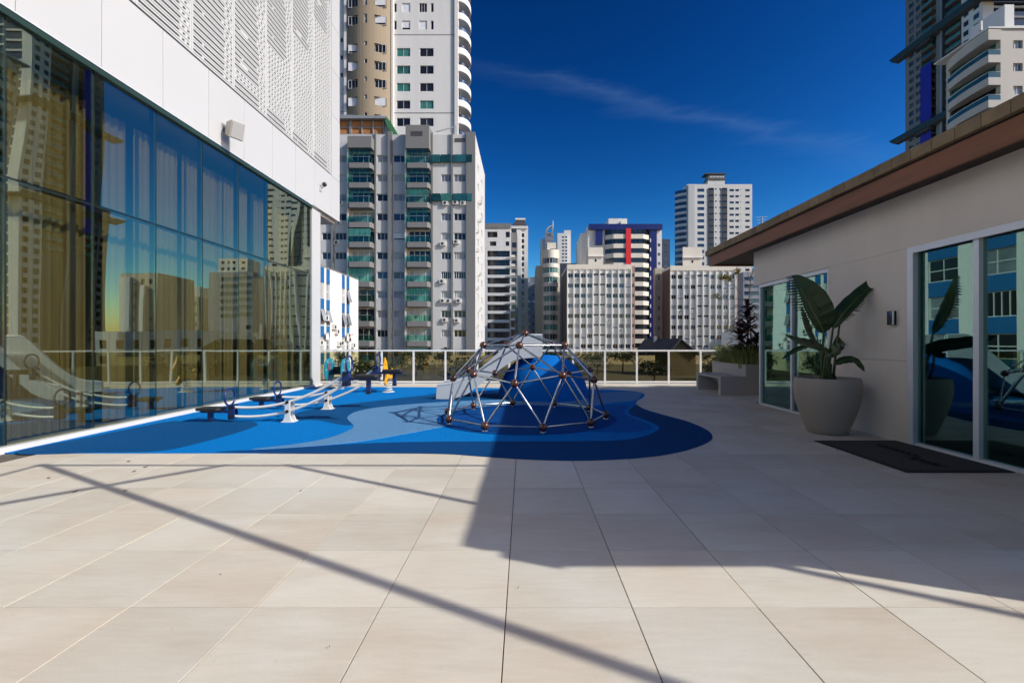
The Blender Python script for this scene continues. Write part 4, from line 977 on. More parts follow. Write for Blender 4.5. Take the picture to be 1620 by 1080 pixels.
for k in range(-5, 8):
    v = 19+27.6*k; z0, z1 = Z(v+10, d), Z(v, d); xx = X(725, d)
    arc = [(xx, d+7.5)]+[(xx+2.1*math.sin(q*math.pi/16), d+3.6-3.5*math.cos(q*math.pi/16)) for q in range(17)]
    b = build(MB().prism(arc, 'z', z0, z0+.35), 'balcony', MT['w_white'], T)
    inn = [(xx+(p[0]-xx)*.94, d+3.6+(p[1]-d-3.6)*.94) for p in arc]
    n = len(arc); pm = MB()
    for q in range(1, n-1):
        pm.add([(*arc[q], z0+.35), (*arc[q+1], z0+.35), (*arc[q+1], z1), (*arc[q], z1), (*inn[q], z0+.35), (*inn[q+1], z0+.35), (*inn[q+1], z1), (*inn[q], z1)], [(0, 1, 2, 3), (4, 5, 6, 7), (3, 2, 6, 7)])
    build(pm, 'parapet', MT['w_white'], b)
    build(MB().prism([(xx+(p[0]-xx)*.9, d+3.6+(p[1]-d-3.6)*.9) for p in arc], 'z', z1, z1+.75), 'glazing', MT['p_blue'], b)

# ---------- blue and white building on the left
xw = -21.5
B = bld('blue_white_building', 'low white building with blue panel strips between its windows', 'building', xw, 45)
zt = 9.46; zr = [(7.79-1.75-2.9*k, 7.79-2.9*k) for k in range(5)]
st = []
for b0 in (48.6, 54.3): st += [(b0, b0+.95), (b0+1.42, b0+2.4)]
st += [(a, a+2.6) for a in (42.2, 38.2, 34.2, 30.2)]
ops = [(a, b, GZ+3, zt-.06) for a, b in st]
mb = MB(); facade(mb, RIGHTF(xw), 27, 59.7, GZ, zt, ops, .22); facade(mb, FRONT(27), xw-14, xw, GZ, zt, [], .2); mb.poly([(xw-14, 59.7, GZ), (xw, 59.7, GZ), (xw, 59.7, zt), (xw-14, 59.7, zt)]); mb.poly([(xw-14, 27, zt-.3), (xw, 27, zt-.3), (xw, 59.7, zt-.3), (xw-14, 59.7, zt-.3)])
build(mb, 'wall', MT['w_white'], B)
for a, b in st:
    prev = zt-.06
    for z0, z1 in zr+[(GZ+2.8, GZ+3)]:
        part(B, 'blue_panel', 'b_blue', (xw-.2, xw-.02, a+.003, b-.003, z1, prev)); prev = z0
windows(B, RIGHTF(xw), [(a, b, z0, z1) for a, b in st for z0, z1 in zr], RZ['r'], [('sash', 'p_dark'), ('sash', 'p_grey'), ('bars', 'p_dark'), ('three', 'p_blue')], .2)
part(B, 'coping', 'w_grey_mid', (xw-.3, xw+.06, 26.95, 59.75, zt+.003, zt+.1)); part(B, 'roof_block', 'b_blue', (xw-8, xw-1.5, 35.5, 43, zt-.28, zt+1.6))
for a, z in ((49.6, 4.0), (52.6, 2.6), (56.0, 2.2), (48.3, 1.35), (53.2, 1.2), (53.9, 1.3), (57.6, 1.0), (51.8, 3.1), (52.6, -1.2), (41.2, 1.2)): ac_unit(B, (xw+.003, a, z), RZ['r'], .85)
for a, z in ((48.6, 3.6), (50.0, 3.5), (54.3, 3.4), (55.7, 3.4), (55.7, 6.2)):
    o = build(MB().box(xw+.02, xw+.05, a, a+.95, z, z+1.3), 'open_sash', MT['p_grey'], B, (xw+.02, a, z+1.3)); o.rotation_euler = (0, R(-14), 0)
for a, z in ((49.2, 2.4), (55.0, 2.3), (56.4, 2.4)):
    mb = MB()
    for q in range(4): mb.tube([(xw+.15+.12*q, a, z), (xw+.15+.12*q, a+1.0, z)], .012, 5)
    rk = build(mb.tube([(xw, a, z), (xw+.6, a, z)], .015, 5).tube([(xw, a+1, z), (xw+.6, a+1, z)], .015, 5), 'drying_rack', MT['metal_grey'], B)
    build(MB().box(xw+.26, xw+.28, a+.15, a+.85, z-.75, z), 'laundry', MT['w_white'], rk)

# ---------- black-banded white block and slender tower with mansard
d = 149.0
C = bld('black_banded_block', 'white block with black window bands right of the grey apartments', 'building', X(785, d), d)
bands = pxops(d, [(771, 806.5)], vrows(396.7, 9.6, 14.2, 590)); top_w = pxops(d, [(771, 787), (800, 806.5)], [(366.5, 375.5)])+pxops(d, [(775, 785), (800, 805.5)], [(382, 389)])
shell(C, X(735, d), X(808, d), d, d+14, GZ, Z(361, d), 'w_white', front=bands+top_w, rev=.5)
windows(C, FRONT(d), bands, 0, [('band', 'p_dark', 'win_frame_dark')], .5); windows(C, FRONT(d), top_w, 0, [('two', 'p_dark', 'win_frame_dark')], .5)
part(C, 'roof_edge', 'w_grey_mid', (X(735, d), X(807.9, d), d-.25, d+13, Z(361, d)+.004, Z(353.5, d)))
part(C, 'stair_core', 'w_grey_mid', (X(808, d)+.003, X(818, d), d+1.5, d+13, GZ, Z(366, d)))
for v0, v1 in vrows(382, 8, 14.2, 590): part(C, 'core_window', 'p_dark', (X(810, d), X(816.8, d), d+1.44, d+1.497, Z(v1, d), Z(v0, d)))
for v0, v1 in vrows(404, 3.5, 14.2, 590): part(C, 'ledge', 'w_offwhite', (X(806.9, d), X(815, d), d-.9, d-.51, Z(v1, d), Z(v0, d)))
d = 172.0
S = bld('mansard_tower', 'slender white tower with a dark mansard roof beside the black-banded block', 'building', X(825, d), d)
ops = pxops(d, [(825.2, 829.2)], vrows(369, 6.2, 9.2, 560))
shell(S, X(816, d), X(835.3, d), d, d+12, GZ, Z(359, d), 'w_white', front=ops, rev=.25, parapet=0); windows(S, FRONT(d), ops, 0, [('two', 'p_dark', 'win_frame_dark'), ('one', 'p_grey')], .25)
part(S, 'cornice', 'w_white', (X(808, d), X(834.8, d), d-.6, d+12, Z(362, d), Z(358, d)))
u0, u1, u2, u3 = X(808.5, d), X(833.5, d), X(816.5, d), X(830, d); za, zb = Z(358, d)+.005, Z(346, d)
build(MB().add([(u0, d, za), (u1, d, za), (u1, d+11, za), (u0, d+11, za), (u2, d+2, zb), (u3, d+2, zb), (u3, d+9, zb), (u2, d+9, zb)], [(0, 1, 5, 4), (1, 2, 6, 5), (2, 3, 7, 6), (3, 0, 4, 7), (4, 5, 6, 7)]), 'mansard_roof', MT['mansard'], S)
part(S, 'roof_cap', 'w_white', (u2-.3, u3+.3, d+1.7, d+9.3, zb+.004, Z(343, d))); part(S, 'pillar', 'w_offwhite', (X(817.5, d), X(824.5, d), d-.5, d-.003, GZ, Z(364, d)))
d = 200.0
g = bld('small_pale_block', 'small pale block low between the mansard tower and the round tower', 'building', X(836, d), d)
ops = pxops(d, [(828, 832), (835, 839), (842, 846)], vrows(452, 5, 11.5, 590)); shell(g, X(820, d), X(849, d), d, d+15, GZ, Z(446, d), 'w_bluegrey', front=ops); windows(g, FRONT(d), ops, 0, W2)
part(g, 'roof_room', 'w_white', (X(836, d), X(847, d), d+2, d+9, Z(446, d), Z(437, d)))

# ---------- round tower
d = 152.0
O = bld('round_white_tower', 'white tower with a rounded front of green curved windows', 'building', X(872, d), d)
cx, cyy, r_ = X(871.8, d), d+1.9, 12.2*d/F
def halfring(r, z0, z1, r2=None):
    pts = [(cx+r*math.sin(R(q)), cyy-r*math.cos(R(q))) for q in range(-90, 91, 10)]
    return MB().prism(pts+[(cx+r, cyy+1), (cx-r, cyy+1)], 'z', z0, z1, 0, False)
bv = vrows(408, 8.4, 15.0, 590); prev = 395.0
for v0, v1 in bv:
    build(halfring(r_, Z(v0, d), Z(prev, d)), 'wall_ring', MT['w_cream'], O); prev = v1
    wb = build(halfring(r_-.25, Z(v1, d)+.003, Z(v0, d)-.003), 'curved_window', MT[rnd.choice(('p_green', 'p_green', 'p_dark'))], O)
    mb = MB()
    for q in (-60, -36, -12, 12, 36, 60):
        x, y = cx+(r_-.22)*math.sin(R(q)), cyy-(r_-.22)*math.cos(R(q)); mb.box(x-.06, x+.06, y-.06, y+.06, Z(v1, d)+.01, Z(v0, d)-.01)
    build(mb, 'mullion', MT['win_frame'], wb)
build(halfring(r_, GZ, Z(prev, d)), 'wall_ring', MT['w_cream'], O)
part(O, 'body', 'w_cream', (X(858.6, d), X(886.8, d), cyy+1.003, d+16, GZ, Z(392, d)))
part(O, 'side_wing', 'w_tan', (X(848, d), X(858.5, d), d+3, d+17, GZ, Z(418, d)))
part(O, 'crown', 'w_cream', (X(866, d), X(880, d), d+1, d+6, Z(395, d)+.01, Z(383, d))); part(O, 'crown_sign', 'w_dark', *[(X(871.5+1.7*q, d), X(872.6+1.7*q, d), d+.9, d+.98, Z(394, d), Z(392.4, d)) for q in range(5)])
# ---------- white tower with arched crown and lettering
d = 235.0
E = bld('arched_crown_tower', 'white tower with an arched open crown, mast and two blue letters', 'building', X(868, d), d)
ops = pxops(d, [(863.5, 865.2), (866.5, 868.2)], vrows(386, 2.6, 4.6, 440))
shell(E, X(862, d), X(876.5, d), d, d+12, GZ, Z(381, d), 'w_white', front=ops, parapet=0); windows(E, FRONT(d), ops, 0, [('one', 'p_dark', 'win_frame_dark')])
part(E, 'side_block', 'w_white', (X(855.5, d), X(861.9, d), d+1, d+10, GZ, Z(377, d)))
part(E, 'crown_wall', 'w_white', (X(862, d), X(876, d), d, d+3, Z(380.5, d), Z(368, d)))
def arcp(u, v): return (X(u, d), Z(v, d))
build(MB().prism([arcp(862, 368), arcp(862.6, 364.8), arcp(864.5, 361.6), arcp(867.5, 358.8), arcp(871, 357), arcp(874.5, 356.5), arcp(874.5, 357.7), arcp(871.5, 358.4), arcp(869, 360.2), arcp(867, 363), arcp(865.9, 366), arcp(865.9, 368)], 'y', d, d+3), 'crown_arch', MT['w_white'], E)
build(MB().prism([arcp(872, 368), arcp(873.4, 362), arcp(874.4, 355), arcp(876, 355), arcp(876, 368)], 'y', d, d+3), 'crown_horn', MT['w_white'], E)
build(MB().tube([(X(875, d), d+1.5, Z(356, d)), (X(875, d), d+1.5, Z(347.8, d))], [.28, .16], 6), 'mast', MT['w_white'], E)
tcv = bpy.data.curves.new('lettering', 'FONT'); tcv.body = 'FG'; tcv.size = 1.75; tcv.extrude = .05; tcv.materials.append(MT['b_navy'])
tmp_ = bpy.data.objects.new('lettering_source', tcv); tme = bpy.data.meshes.new_from_object(tmp_); bpy.data.objects.remove(tmp_)
to = link(bpy.data.objects.new('lettering', tme), E, (X(865.7, d), d-.09, Z(373.6, d))); to.rotation_euler = (R(90), 0, 0)
build(MB().tube([(X(873.6, d), d-.08, Z(375.2, d)), (X(873.6, d), d-.01, Z(375.2, d))], .3, 12), 'emblem', MT['b_red'], E)
d = 255.0
G = bld('white_slab_tower', 'narrow white slab tower right of the arched crown tower', 'building', X(892, d), d)
ops = pxops(d, [(889, 892.3), (893.9, 897.2)], vrows(373.8, 2.4, 5.35, 440)); shell(G, X(881.8, d), X(897.6, d), d, d+10, GZ, Z(369, d), 'w_white', front=ops); windows(G, FRONT(d), ops, 0, [('two', 'p_dark', 'win_frame_dark')])
part(G, 'stair_tower', 'w_white', (X(893, d), X(904, d), d+3, d+14, GZ, Z(362.2, d)))
d = 190.0
g = bld('grey_low_block', 'low grey block behind the left ribbed slab', 'building', X(895, d), d); shell(g, X(884, d), X(918, d), d, d+20, GZ, Z(416.5, d), 'w_bluegrey', front=[])

# ---------- two ribbed slab blocks
def ribbed(name, label, u0, u1, vt, d, n, small, pink_r, roomu, dp=20):
    S = bld(name, label, 'building', X((u0+u1)/2, d), d)
    pw = (u1-u0)/n; vr = vrows(vt+13.5, 6.6, 15.95, 600); ops = []; wo = []; sm = []
    for i in range(n):
        a, b = u0+i*pw+1.1, u0+(i+1)*pw-1.0
        q = pxops(d, [(a, b)], vr if i not in small else [(v, v+3.2) for v, _ in vr]); ops += q; (sm if i in small else wo).extend(q)
    x0, x1 = X(u0, d), X(u1, d)
    lw = [(d+q, d+q+1.3, z0, z1) for q in (4,) for z0, z1 in rows(Z(vt+13.5, d), 1.2, 2.89, -8)]
    shell(S, x0, x1, d, d+dp, GZ, Z(vt, d), 'w_offwhite', front=ops, left=lw, rev=.25)
    windows(S, FRONT(d), wo, 0, W2+[('two', 'p_dark'), ('three', 'p_blue'), ('two', 'p_curtain')], .25); windows(S, FRONT(d), sm, 0, [('two', 'p_dark')], .25); windows(S, LEFTF(x0), lw, RZ['l'], [('two', 'p_dark')], .25)
    for i in range(n+1):
        xx = X(u0+i*pw, d); part(S, 'rib', 'w_offwhite', (xx-.13, xx+.13, d-.52, d-.003, GZ, Z(vt+8, d)))
    part(S, 'parapet_band', 'w_cream', (x0-.1, x1+.1, d-.3, d-.004, Z(vt+7, d), Z(vt-.5, d)))
    part(S, 'end_wing', 'w_pink', (x1+.003, X(pink_r, d), d+.4, d+dp-2, GZ, Z(vt+1, d)))
    for v, _ in vr: part(S, 'wing_window', 'p_dark', (x1+.35, X(pink_r, d)-.25, d+.34, d+.396, Z(v+5, d), Z(v, d)))
    a, b, v0 = roomu
    rm = part(S, 'roof_room', 'w_cream', (X(a, d), X(b, d), d+3, d+dp*.35+.6, Z(vt, d)-.5, Z(v0, d))); part(S, 'roof_room_window', 'p_dark', (X((a+b)/2-1.4, d), X((a+b)/2+1.4, d), d+2.95, d+2.997, Z(vt-8, d), Z(vt-12, d))); part(S, 'ledge', 'w_offwhite', (X(a-1, d), X(b+1, d), d+2.6, d+2.94, Z(vt-18, d), Z(vt-16, d)))
    part(S, 'side_panel', 'w_brown', (x0-.06, x0-.004, d+.3, d+dp-.4, GZ, Z(vt+4, d)))
    for i in range(9):
        q = rnd.choice(wo); ac_unit(S, ((q[0]+q[1])/2+rnd.uniform(-.3, .3), d-.003, q[2]-rnd.uniform(.5, .9)), 0, .8)
ribbed('ribbed_slab_block', 'off-white ribbed slab block left of the blue and red tower', 897.6, 998.5, 419, 132.0, 10, (4, 5), 1005, (933, 957, 388))
ribbed('ribbed_slab_block', 'off-white ribbed slab block under the tall white tower, nearer the pavilion', 1060.5, 1163, 421, 132.5, 10, (4, 5), 1168, (1086, 1117, 387.5), 8)
g = bld('beige_wing', 'narrow beige wing with small windows beside the dark blue stripe', 'building', X(1043, 141), 141)
ops = pxops(141., [(1041, 1044.5)], vrows(436, 7, 15.9, 590)); shell(g, X(1036.5, 141), X(1051, 141), 141, 143, GZ, Z(424, 141), 'w_tan', front=ops); windows(g, FRONT(141), ops, 0, [('two', 'p_grey'), ('sash', 'p_dark')])

# ---------- blue and red tower
d = 165.0
K = bld('blue_red_tower', 'tower with royal blue frame and a red vertical stripe over its balconies', 'building', X(985, d), d)
x0, x1 = X(930, d), X(1047, d); zt = Z(357, d)
ops = pxops(d, [(1040.5, 1044.5)], vrows(385, 5, 14.8, 570)); lw = [(d+q, d+q+1.4, z0, z1) for q in (3, 8, 13) for z0, z1 in rows(zt-4, 1.3, 3.35, -6)]
shell(K, x0, x1, d, d+20, GZ, zt, 'w_white', front=ops, left=lw, parapet=.5); windows(K, FRONT(d), ops, 0, W2); windows(K, LEFTF(x0), lw, RZ['l'], W2)
part(K, 'side_wing', 'w_offwhite', (X(921, d), x0-.003, d+2.5, d+18, GZ, Z(366, d)))
part(K, 'blue_crown', 'b_navy', (X(931, d), X(1046.5, d), d-1.3, d-.004, Z(364.2, d), Z(355.6, d))); part(K, 'blue_panel', 'b_navy', (X(942, d), X(952.5, d), d-.9, d-.005, Z(388, d), Z(364.2, d)-.003)); part(K, 'blue_panel', 'b_navy', (X(1027, d), X(1038, d), d-.9, d-.005, GZ, Z(364.2, d)-.003))
part(K, 'white_trim', 'w_white', *[(X(1027.2, d), X(1028.8, d), d-1.0, d-.902, Z(v1, d), Z(v0, d)) for v0, v1 in vrows(378, 6, 14.8, 560)]); part(K, 'white_trim', 'w_white', (X(953, d), X(954.3, d), d-1.0, d-.902, Z(386, d), Z(376, d)))
def bay_poly(off): 
    a, b = X(957, d), X(1026.3, d); return [(a, d-.004), (a, d-.6-off), (a+2.6, d-2.6-off), (b-2.6, d-2.6-off), (b, d-.6-off), (b, d-.004)]
for v0, v1 in vrows(365.2, 7.8, 14.8, 590):
    build(MB().prism([(p[0], p[1]) for p in bay_poly(-.45)], 'z', Z(v1, d)+.003, Z(v0, d)-.003), 'window_band', MT['p_dark'], K); build(MB().prism(bay_poly(0), 'z', Z(v1+7, d), Z(v1, d)), 'balcony_parapet', MT['w_cream'], K)
    mb = MB(); 
    for q in range(1, 9): 
        xx = X(957, d)+.6+q*1.63; mb.box(xx-.05, xx+.05, d-2.24, d-2.17, Z(v1, d)+.01, Z(v0, d)-.01)
    build(mb, 'window_mullion', MT['win_frame_dark'], K)
part(K, 'red_stripe', 'b_red', (X(987.3, d), X(995.3, d), d-2.95, d-2.603, Z(436, d), Z(364.4, d)))
part(K, 'roof_room', 'w_white', (X(966, d), X(996, d), d+4, d+12, zt, Z(341, d))); part(K, 'roof_room', 'w_offwhite', (X(985, d), X(994, d), d+3, d+3.99, zt, Z(346, d)))
build(MB().sphere((X(981, d), d+7, Z(338.8, d)), .38, 10).tube([(X(978, d), d+7, Z(341, d)), (X(981, d), d+7, Z(339, d))], .12, 6), 'satellite_dish', MT['w_white'], K)
part(K, 'roof_vent', 'w_dark', (X(972, d), X(983, d), d+5, d+9, Z(341, d)+.003, Z(339.2, d)))
for (nm, lb_, u0, u1, vt, dd, wm) in (('tan_block', 'tan block just left of the blue and red tower', 917.5, 928, 381, 196., 'w_tan'), ('blue_grey_block', 'blue-grey block just right of the blue and red tower', 1047.5, 1060, 378, 200., 'w_bluegrey')):
    g = bld(nm, lb_, 'building', X(u0, dd), dd); ops = pxops(dd, [((u0+u1)/2-2, (u0+u1)/2+2)], vrows(vt+8, 3, 11, 560)); shell(g, X(u0, dd), X(u1, dd), dd, dd+15, GZ, Z(vt, dd), wm, front=ops); windows(g, FRONT(dd), ops, 0, W2)

# ---------- tall white tower right of centre
d = 218.0
Q = bld('tall_white_tower', 'tall white tower with dark vertical strips and a sign box on its roof', 'building', X(1138, d), d)
x0, x1 = X(1087, d), X(1190, d); vr = vrows(298.6, 5.0, 9.68, 425)
o1 = pxops(d, [(1103.3, 1114)], vr); o2 = pxops(d, [(1154, 1161), (1163.3, 1169), (1179, 1186)], [(v+.7, v+4.2) for v, _ in vr]); o3 = pxops(d, [(1131.2, 1133.8), (1138, 1140.8)], [(v-.6, v+1.6) for v, _ in vr]); o4 = pxops(d, [(1171.3, 1172.8)], [(v+.8, v+2) for v, _ in vr])
shell(Q, x0, x1, d, d+6, GZ, Z(291.5, d), 'w_white', front=o1+o2+o3+o4, rev=.3); windows(Q, FRONT(d), o1, 0, [('two', 'p_blue', 'win_frame_dark')], .3); windows(Q, FRONT(d), o2, 0, [('two', 'p_dark', 'win_frame_dark'), ('two', 'p_blue', 'win_frame_dark')], .3); windows(Q, FRONT(d), o3+o4, 0, [('plain', 'p_dark', 'win_frame_dark')], .3)
part(Q, 'grey_pilaster', 'w_grey_light', (X(1088.5, d), X(1098.7, d), d-.4, d-.004, GZ, Z(292.5, d)))
for u0, u1 in ((1121, 1129), (1142.2, 1150)):
    part(Q, 'dark_strip', 'w_dark', (X(u0, d), X(u1, d), d-.35, d-.004, GZ, Z(297.5, d)))
    for v, _ in vr: part(Q, 'strip_window', 'p_dark', (X(u0, d), X(u1, d), d-.40, d-.353, Z(v+2.2, d), Z(v-.2, d)))
for k, (v, _) in enumerate(vrows(300.5, 5, 9.68, 470)):
    pl_ = [(X(1087, d)-.004, d+.2), (X(1083.5, d), d+.2), (X(1075.5, d), d+1.6), (X(1071, d), d+3.4), (X(1069.4, d+5.5), d+5.5), (X(1087, d)-.004, d+5.5)]
    b = build(MB().prism(pl_, 'z', Z(v+8.2, d), Z(v+4.2, d)), 'balcony', MT['w_white'], Q)
    build(MB().prism([(p[0]+(.25 if p[0] < X(1086, d) else -.01), p[1]+.35) for p in pl_], 'z', Z(v+4.2, d)+.003, Z(v-1.4, d)-.003), 'glazing', MT['p_blue'], b)
part(Q, 'roof_box', 'w_white', (X(1121, d), X(1148, d), d+1, d+5, Z(291.5, d)-.4, Z(284, d))); part(Q, 'roof_box', 'w_dark', (X(1120, d), X(1148.6, d), d+.8, d+5.2, Z(284, d)+.003, Z(281.8, d)))
part(Q, 'roof_box', 'w_grey_mid', (X(1122, d), X(1148, d), d+1, d+5, Z(281.8, d)+.003, Z(275, d))); part(Q, 'roof_slab', 'w_dark', (X(1117, d), X(1149.3, d), d+.5, d+5.5, Z(275, d)+.003, Z(273, d)))
part(Q, 'sign_mark', 'w_white', *[(X(1124+2.3*q, d), X(1125.6+2.3*q, d), d+.9, d+.995, Z(279.8, d), Z(277.0, d)) for q in range(10)])
d = 112.0
g = bld('dark_banded_block', 'blue-grey block with dark window bands behind the slender tree', 'building', X(1190, d), d)
ops = pxops(d, [(1177.5, 1230)], vrows(438, 6, 11.5, 500))+pxops(d, [(1179, 1186), (1190, 1198)], vrows(514, 6, 13, 580)); shell(g, X(1176, d), X(1240, d), d, d+3, GZ, Z(430, d), 'w_bluegrey', front=ops, rev=.3); windows(g, FRONT(d), ops, 0, [('band', 'p_blue', 'win_frame_dark')], .3)

# ---------- right: apartment with curved balconies, tower under construction behind
d = 59.0
V = bld('curved_balcony_apartments', 'pale apartment block with curved glass balconies above the pavilion roof', 'building', X(1590, d), d)
x0 = X(1583, d); ops = pxops(d, [(1603, 1618), (1640, 1660)], [(v, v+13) for v in (64, 100, 136, 172, 208, 244, 280)])
shell(V, x0, x0+16, d, d+7.6, GZ, Z(46, d), 'w_putty', front=ops, left=[(d+.6, d+7, Z(v+26, d), Z(v, d)) for v in (62, 97.5, 133, 168.5, 204, 240)], rev=.3); windows(V, FRONT(d), ops, 0, [('two', 'p_grey'), ('two', 'p_curtain'), ('three', 'p_grey')], .3)
for v in (62, 97.5, 133, 168.5, 204, 240): part(V, 'balcony_door', 'p_green' if v < 130 else 'p_dark', (x0+.31, x0+.33, d+.61, d+6.99, Z(v+25.9, d), Z(v+.1, d)))
part(V, 'roof_slab', 'w_white', (X(1562, d), x0+16.2, d-.15, d+7.7, Z(46, d)+.003, Z(43.6, d)))
for k in range(7):
    v = 47+35.6*k; xo = X(1562.5, d)
    pts = [(x0-.004, d-.1), (xo, d-.1), (xo, d+1)]+[(xo+.03+.9*(q/8)**2, d+1+5.6*q/8) for q in range(1, 9)]+[(x0-.004, d+7)]
    b = build(MB().prism(pts, 'z', Z(v+17, d), Z(v, d)) if k == 0 else MB().prism(pts, 'z', Z(v+17, d), Z(v+5, d)), 'balcony', MT['w_putty'], V)
    if k:
        gl = MB(); rl_ = MB(); z0, z1 = Z(v+5, d)+.003, Z(v-3.4, d)
        pth = pts[1:-1]; pth = [(p[0]+.05, p[1]+.05) for p in pth]
        for i in range(len(pth)-1):
            a, c_ = pth[i], pth[i+1]; gl.poly([(*a, z0), (*c_, z0), (*c_, z1), (*a, z1)])
        gl.poly([(x0-.05, d-.05, z0), (xo+.05, d-.05, z0), (xo+.05, d-.05, z1), (x0-.05, d-.05, z1)])
        build(gl, 'glass_guard', MT['p_teal'], b); build(MB().tube([(x0-.05, d-.05, z1)]+[(*p, z1) for p in pth], .05, 6), 'guard_rail', MT['w_white'], b)
part(V, 'roof_room', 'w_white', (X(1596, d), X(1611, d), d+.5, d+5, Z(43.6, d)+.003, Z(3, d))); part(V, 'roof_rail', 'w_white', (X(1558, d), X(1561, d), d+.5, d+.8, Z(43.6, d)+.003, Z(29, d)))
xf = 145.0
J = bld('tower_under_construction', 'dark concrete tower under construction with safety trays and blue netting', 'building', xf, 160)
zt = 168.0; fp = 3.12; zr = [(z, z+1.7) for z in [1.6+fp*k for k in range(52)]]
wA = [(a, b, z0, z1) for a, b in ((171.3, 173.3), (168.4, 170.3)) for z0, z1 in zr]; wC = [(a, b, z0, z1) for a, b in ((149.6, 151.4), (146.1, 148.0)) for z0, z1 in zr]
wD = [(152.6, 153.4, z0+.3, z1-.3) for z0, z1 in zr]
mb = MB(); facade(mb, LEFTF(xf), 168.05, 175, GZ, zt, wA, .35); facade(mb, LEFTF(xf+2.5), 152, 168.05, GZ, zt, [], .3)
mb.poly([(xf, 168.05, GZ), (xf+2.5, 168.05, GZ), (xf+2.5, 168.05, zt), (xf, 168.05, zt)]); mb.poly([(xf, 175, GZ), (xf+30, 175, GZ), (xf+30, 175, zt), (xf, 175, zt)])
build(mb, 'wall', MT['w_concrete'], J)
mb = MB(); facade(mb, LEFTF(xf-.5), 145, 152, GZ, zt, wC, .35); mb.poly([(xf-.5, 152, GZ), (xf+3, 152, GZ), (xf+3, 152, zt), (xf-.5, 152, zt)]); facade(mb, FRONT(145), xf-.5, xf+30, GZ, zt, [(xf+3, xf+28, z0-.4, z1+.4) for z0, z1 in zr], .4); mb.poly([(xf+30, 145, GZ), (xf+30, 175, GZ), (xf+30, 175, zt), (xf+30, 145, zt)]); mb.poly([(xf-.5, 145, zt), (xf+30, 145, zt), (xf+30, 175, zt), (xf-.5, 175, zt)])
build(mb, 'wall', MT['w_white'], J)
up = lambda L: [o for o in L if o[2] > 40]
windows(J, LEFTF(xf), up(wA), RZ['l'], [('two', 'p_dark', 'win_frame'), ('sash', 'p_dark', 'win_frame'), ('two', 'p_blue', 'win_frame_dark')], .35); windows(J, LEFTF(xf-.5), up(wC), RZ['l'], [('sash', 'p_dark', 'win_frame_dark'), ('two', 'p_blue', 'win_frame_dark')], .35)
part(J, 'front_glazing', 'p_dark', (xf+3, xf+28, 145.4, 145.5, 0, zt-2))
for z0, z1 in zr:
    if z0 < 30: continue
    for a, b in ((163.4, 168.0), (152.9, 158.5)):
        bl = part(J, 'balcony', 'w_concrete', (xf-.1, xf+2.49, a, b, z0-.9, z0-.6)); build(MB().box(xf-.08, xf-.02, a+.1, b-.1, z0-.6, z0+.35), 'glass_guard', MT['p_green'], bl)
part(J, 'core_column', 'w_concrete', (xf-.3, xf+2.49, 159.7, 161.6, GZ, zt)); part(J, 'hoist_mast', 'metal_grey', (xf-1.0, xf-.6, 158.75, 159.2, GZ, zt+6))
build(MB().box(xf-.35, xf-.25, 163.45, 168.0, 40, 101), 'safety_net', MT['net_blue'], J)
for zc in (46.5, 77.4, 108.6, 140):
    tr = build(MB().prism([(xf-.52, zc), (xf-2.4, zc+.3), (xf-2.4, zc+.5), (xf-.52, zc+.35)], 'y', 143, 177.5).box(xf-4, xf+31, 141.4, 144.98, zc, zc+.45), 'safety_tray', MT['w_dark'], J)
    build(MB().prism([(xf-2.4, zc+.52), (xf-3.9, zc+1.5), (xf-3.8, zc+1.6), (xf-2.3, zc+.58)], 'y', 143, 178), 'tray_net', MT['tray_net'], tr)
    build(MB().box(xf-2.2, xf-.3, 162, 168, zc-.7, zc-.02), 'tray_bracket', MT['w_dark'], tr)
# ---------- buildings behind the pavilion (they show in the glass wall's reflection)
def simple(name, label, mu0, mu1, vt, d, wm, n, pitch, wstyle, band=False):
    x1, x0 = (U0-mu0)*d/F-13.26, (U0-mu1)*d/F-13.26; g = bld(name, label, 'building', (x0+x1)/2, d, 'buildings behind the pavilion')
    zt = Z(vt, d); pw = (x1-x0)/n; ops = []
    for z0, z1 in rows(zt-1.4, 1.4, pitch, -6):
        ops += [(x0+.5, x1-.5, z0, z1)] if band else [(x0+pw*(i+.28), x0+pw*(i+.72), z0, z1) for i in range(n)]
    shell(g, x0, x1, d, d+14, GZ, zt, wm, front=ops, rev=.3); windows(g, FRONT(d), ops, 0, wstyle, .3); return g, x0, x1, zt
simple('white_balcony_block', 'white block with stacked balcony bands seen in the glass reflection', 356, 400, 434, 150., 'w_white', 4, 2.9, [('band', 'p_dark', 'win_frame_dark')], True)
simple('pale_low_block', 'pale low block with square windows seen in the glass reflection', 340, 412, 512, 136., 'w_grey_light', 5, 2.9, W2)
g, a, b, z = simple('tan_stepped_block', 'tan stepped block with blank end wall seen in the glass reflection', 266, 318, 470, 132., 'w_tan', 3, 3.0, W2)
part(g, 'roof_room', 'w_cream', (a+1, a+5, 134, 140, z-.6, z+3.2))
g, a, b, z = simple('narrow_pale_tower', 'narrow pale tower with white fin walls seen in the glass reflection', 193, 245, 432, 112., 'w_tan', 4, 3.0, W2)
part(g, 'fin', 'w_white', (b-2.6, b-.3, 111.2, 111.98, GZ, z-1)); part(g, 'fin', 'w_white', (a+2, a+3, 111.3, 111.98, GZ, z-3))
simple('long_low_block', 'long low block with white parapet bands seen in the glass reflection', 153, 332, 523, 76., 'w_white', 7, 2.5, [('band', 'p_dark', 'win_frame_dark')], False)
simple('distant_white_tower', 'distant white tower with small windows seen in the glass reflection', 338, 386, 408, 230., 'w_white', 5, 3.2, [('two', 'p_dark', 'win_frame_dark')])

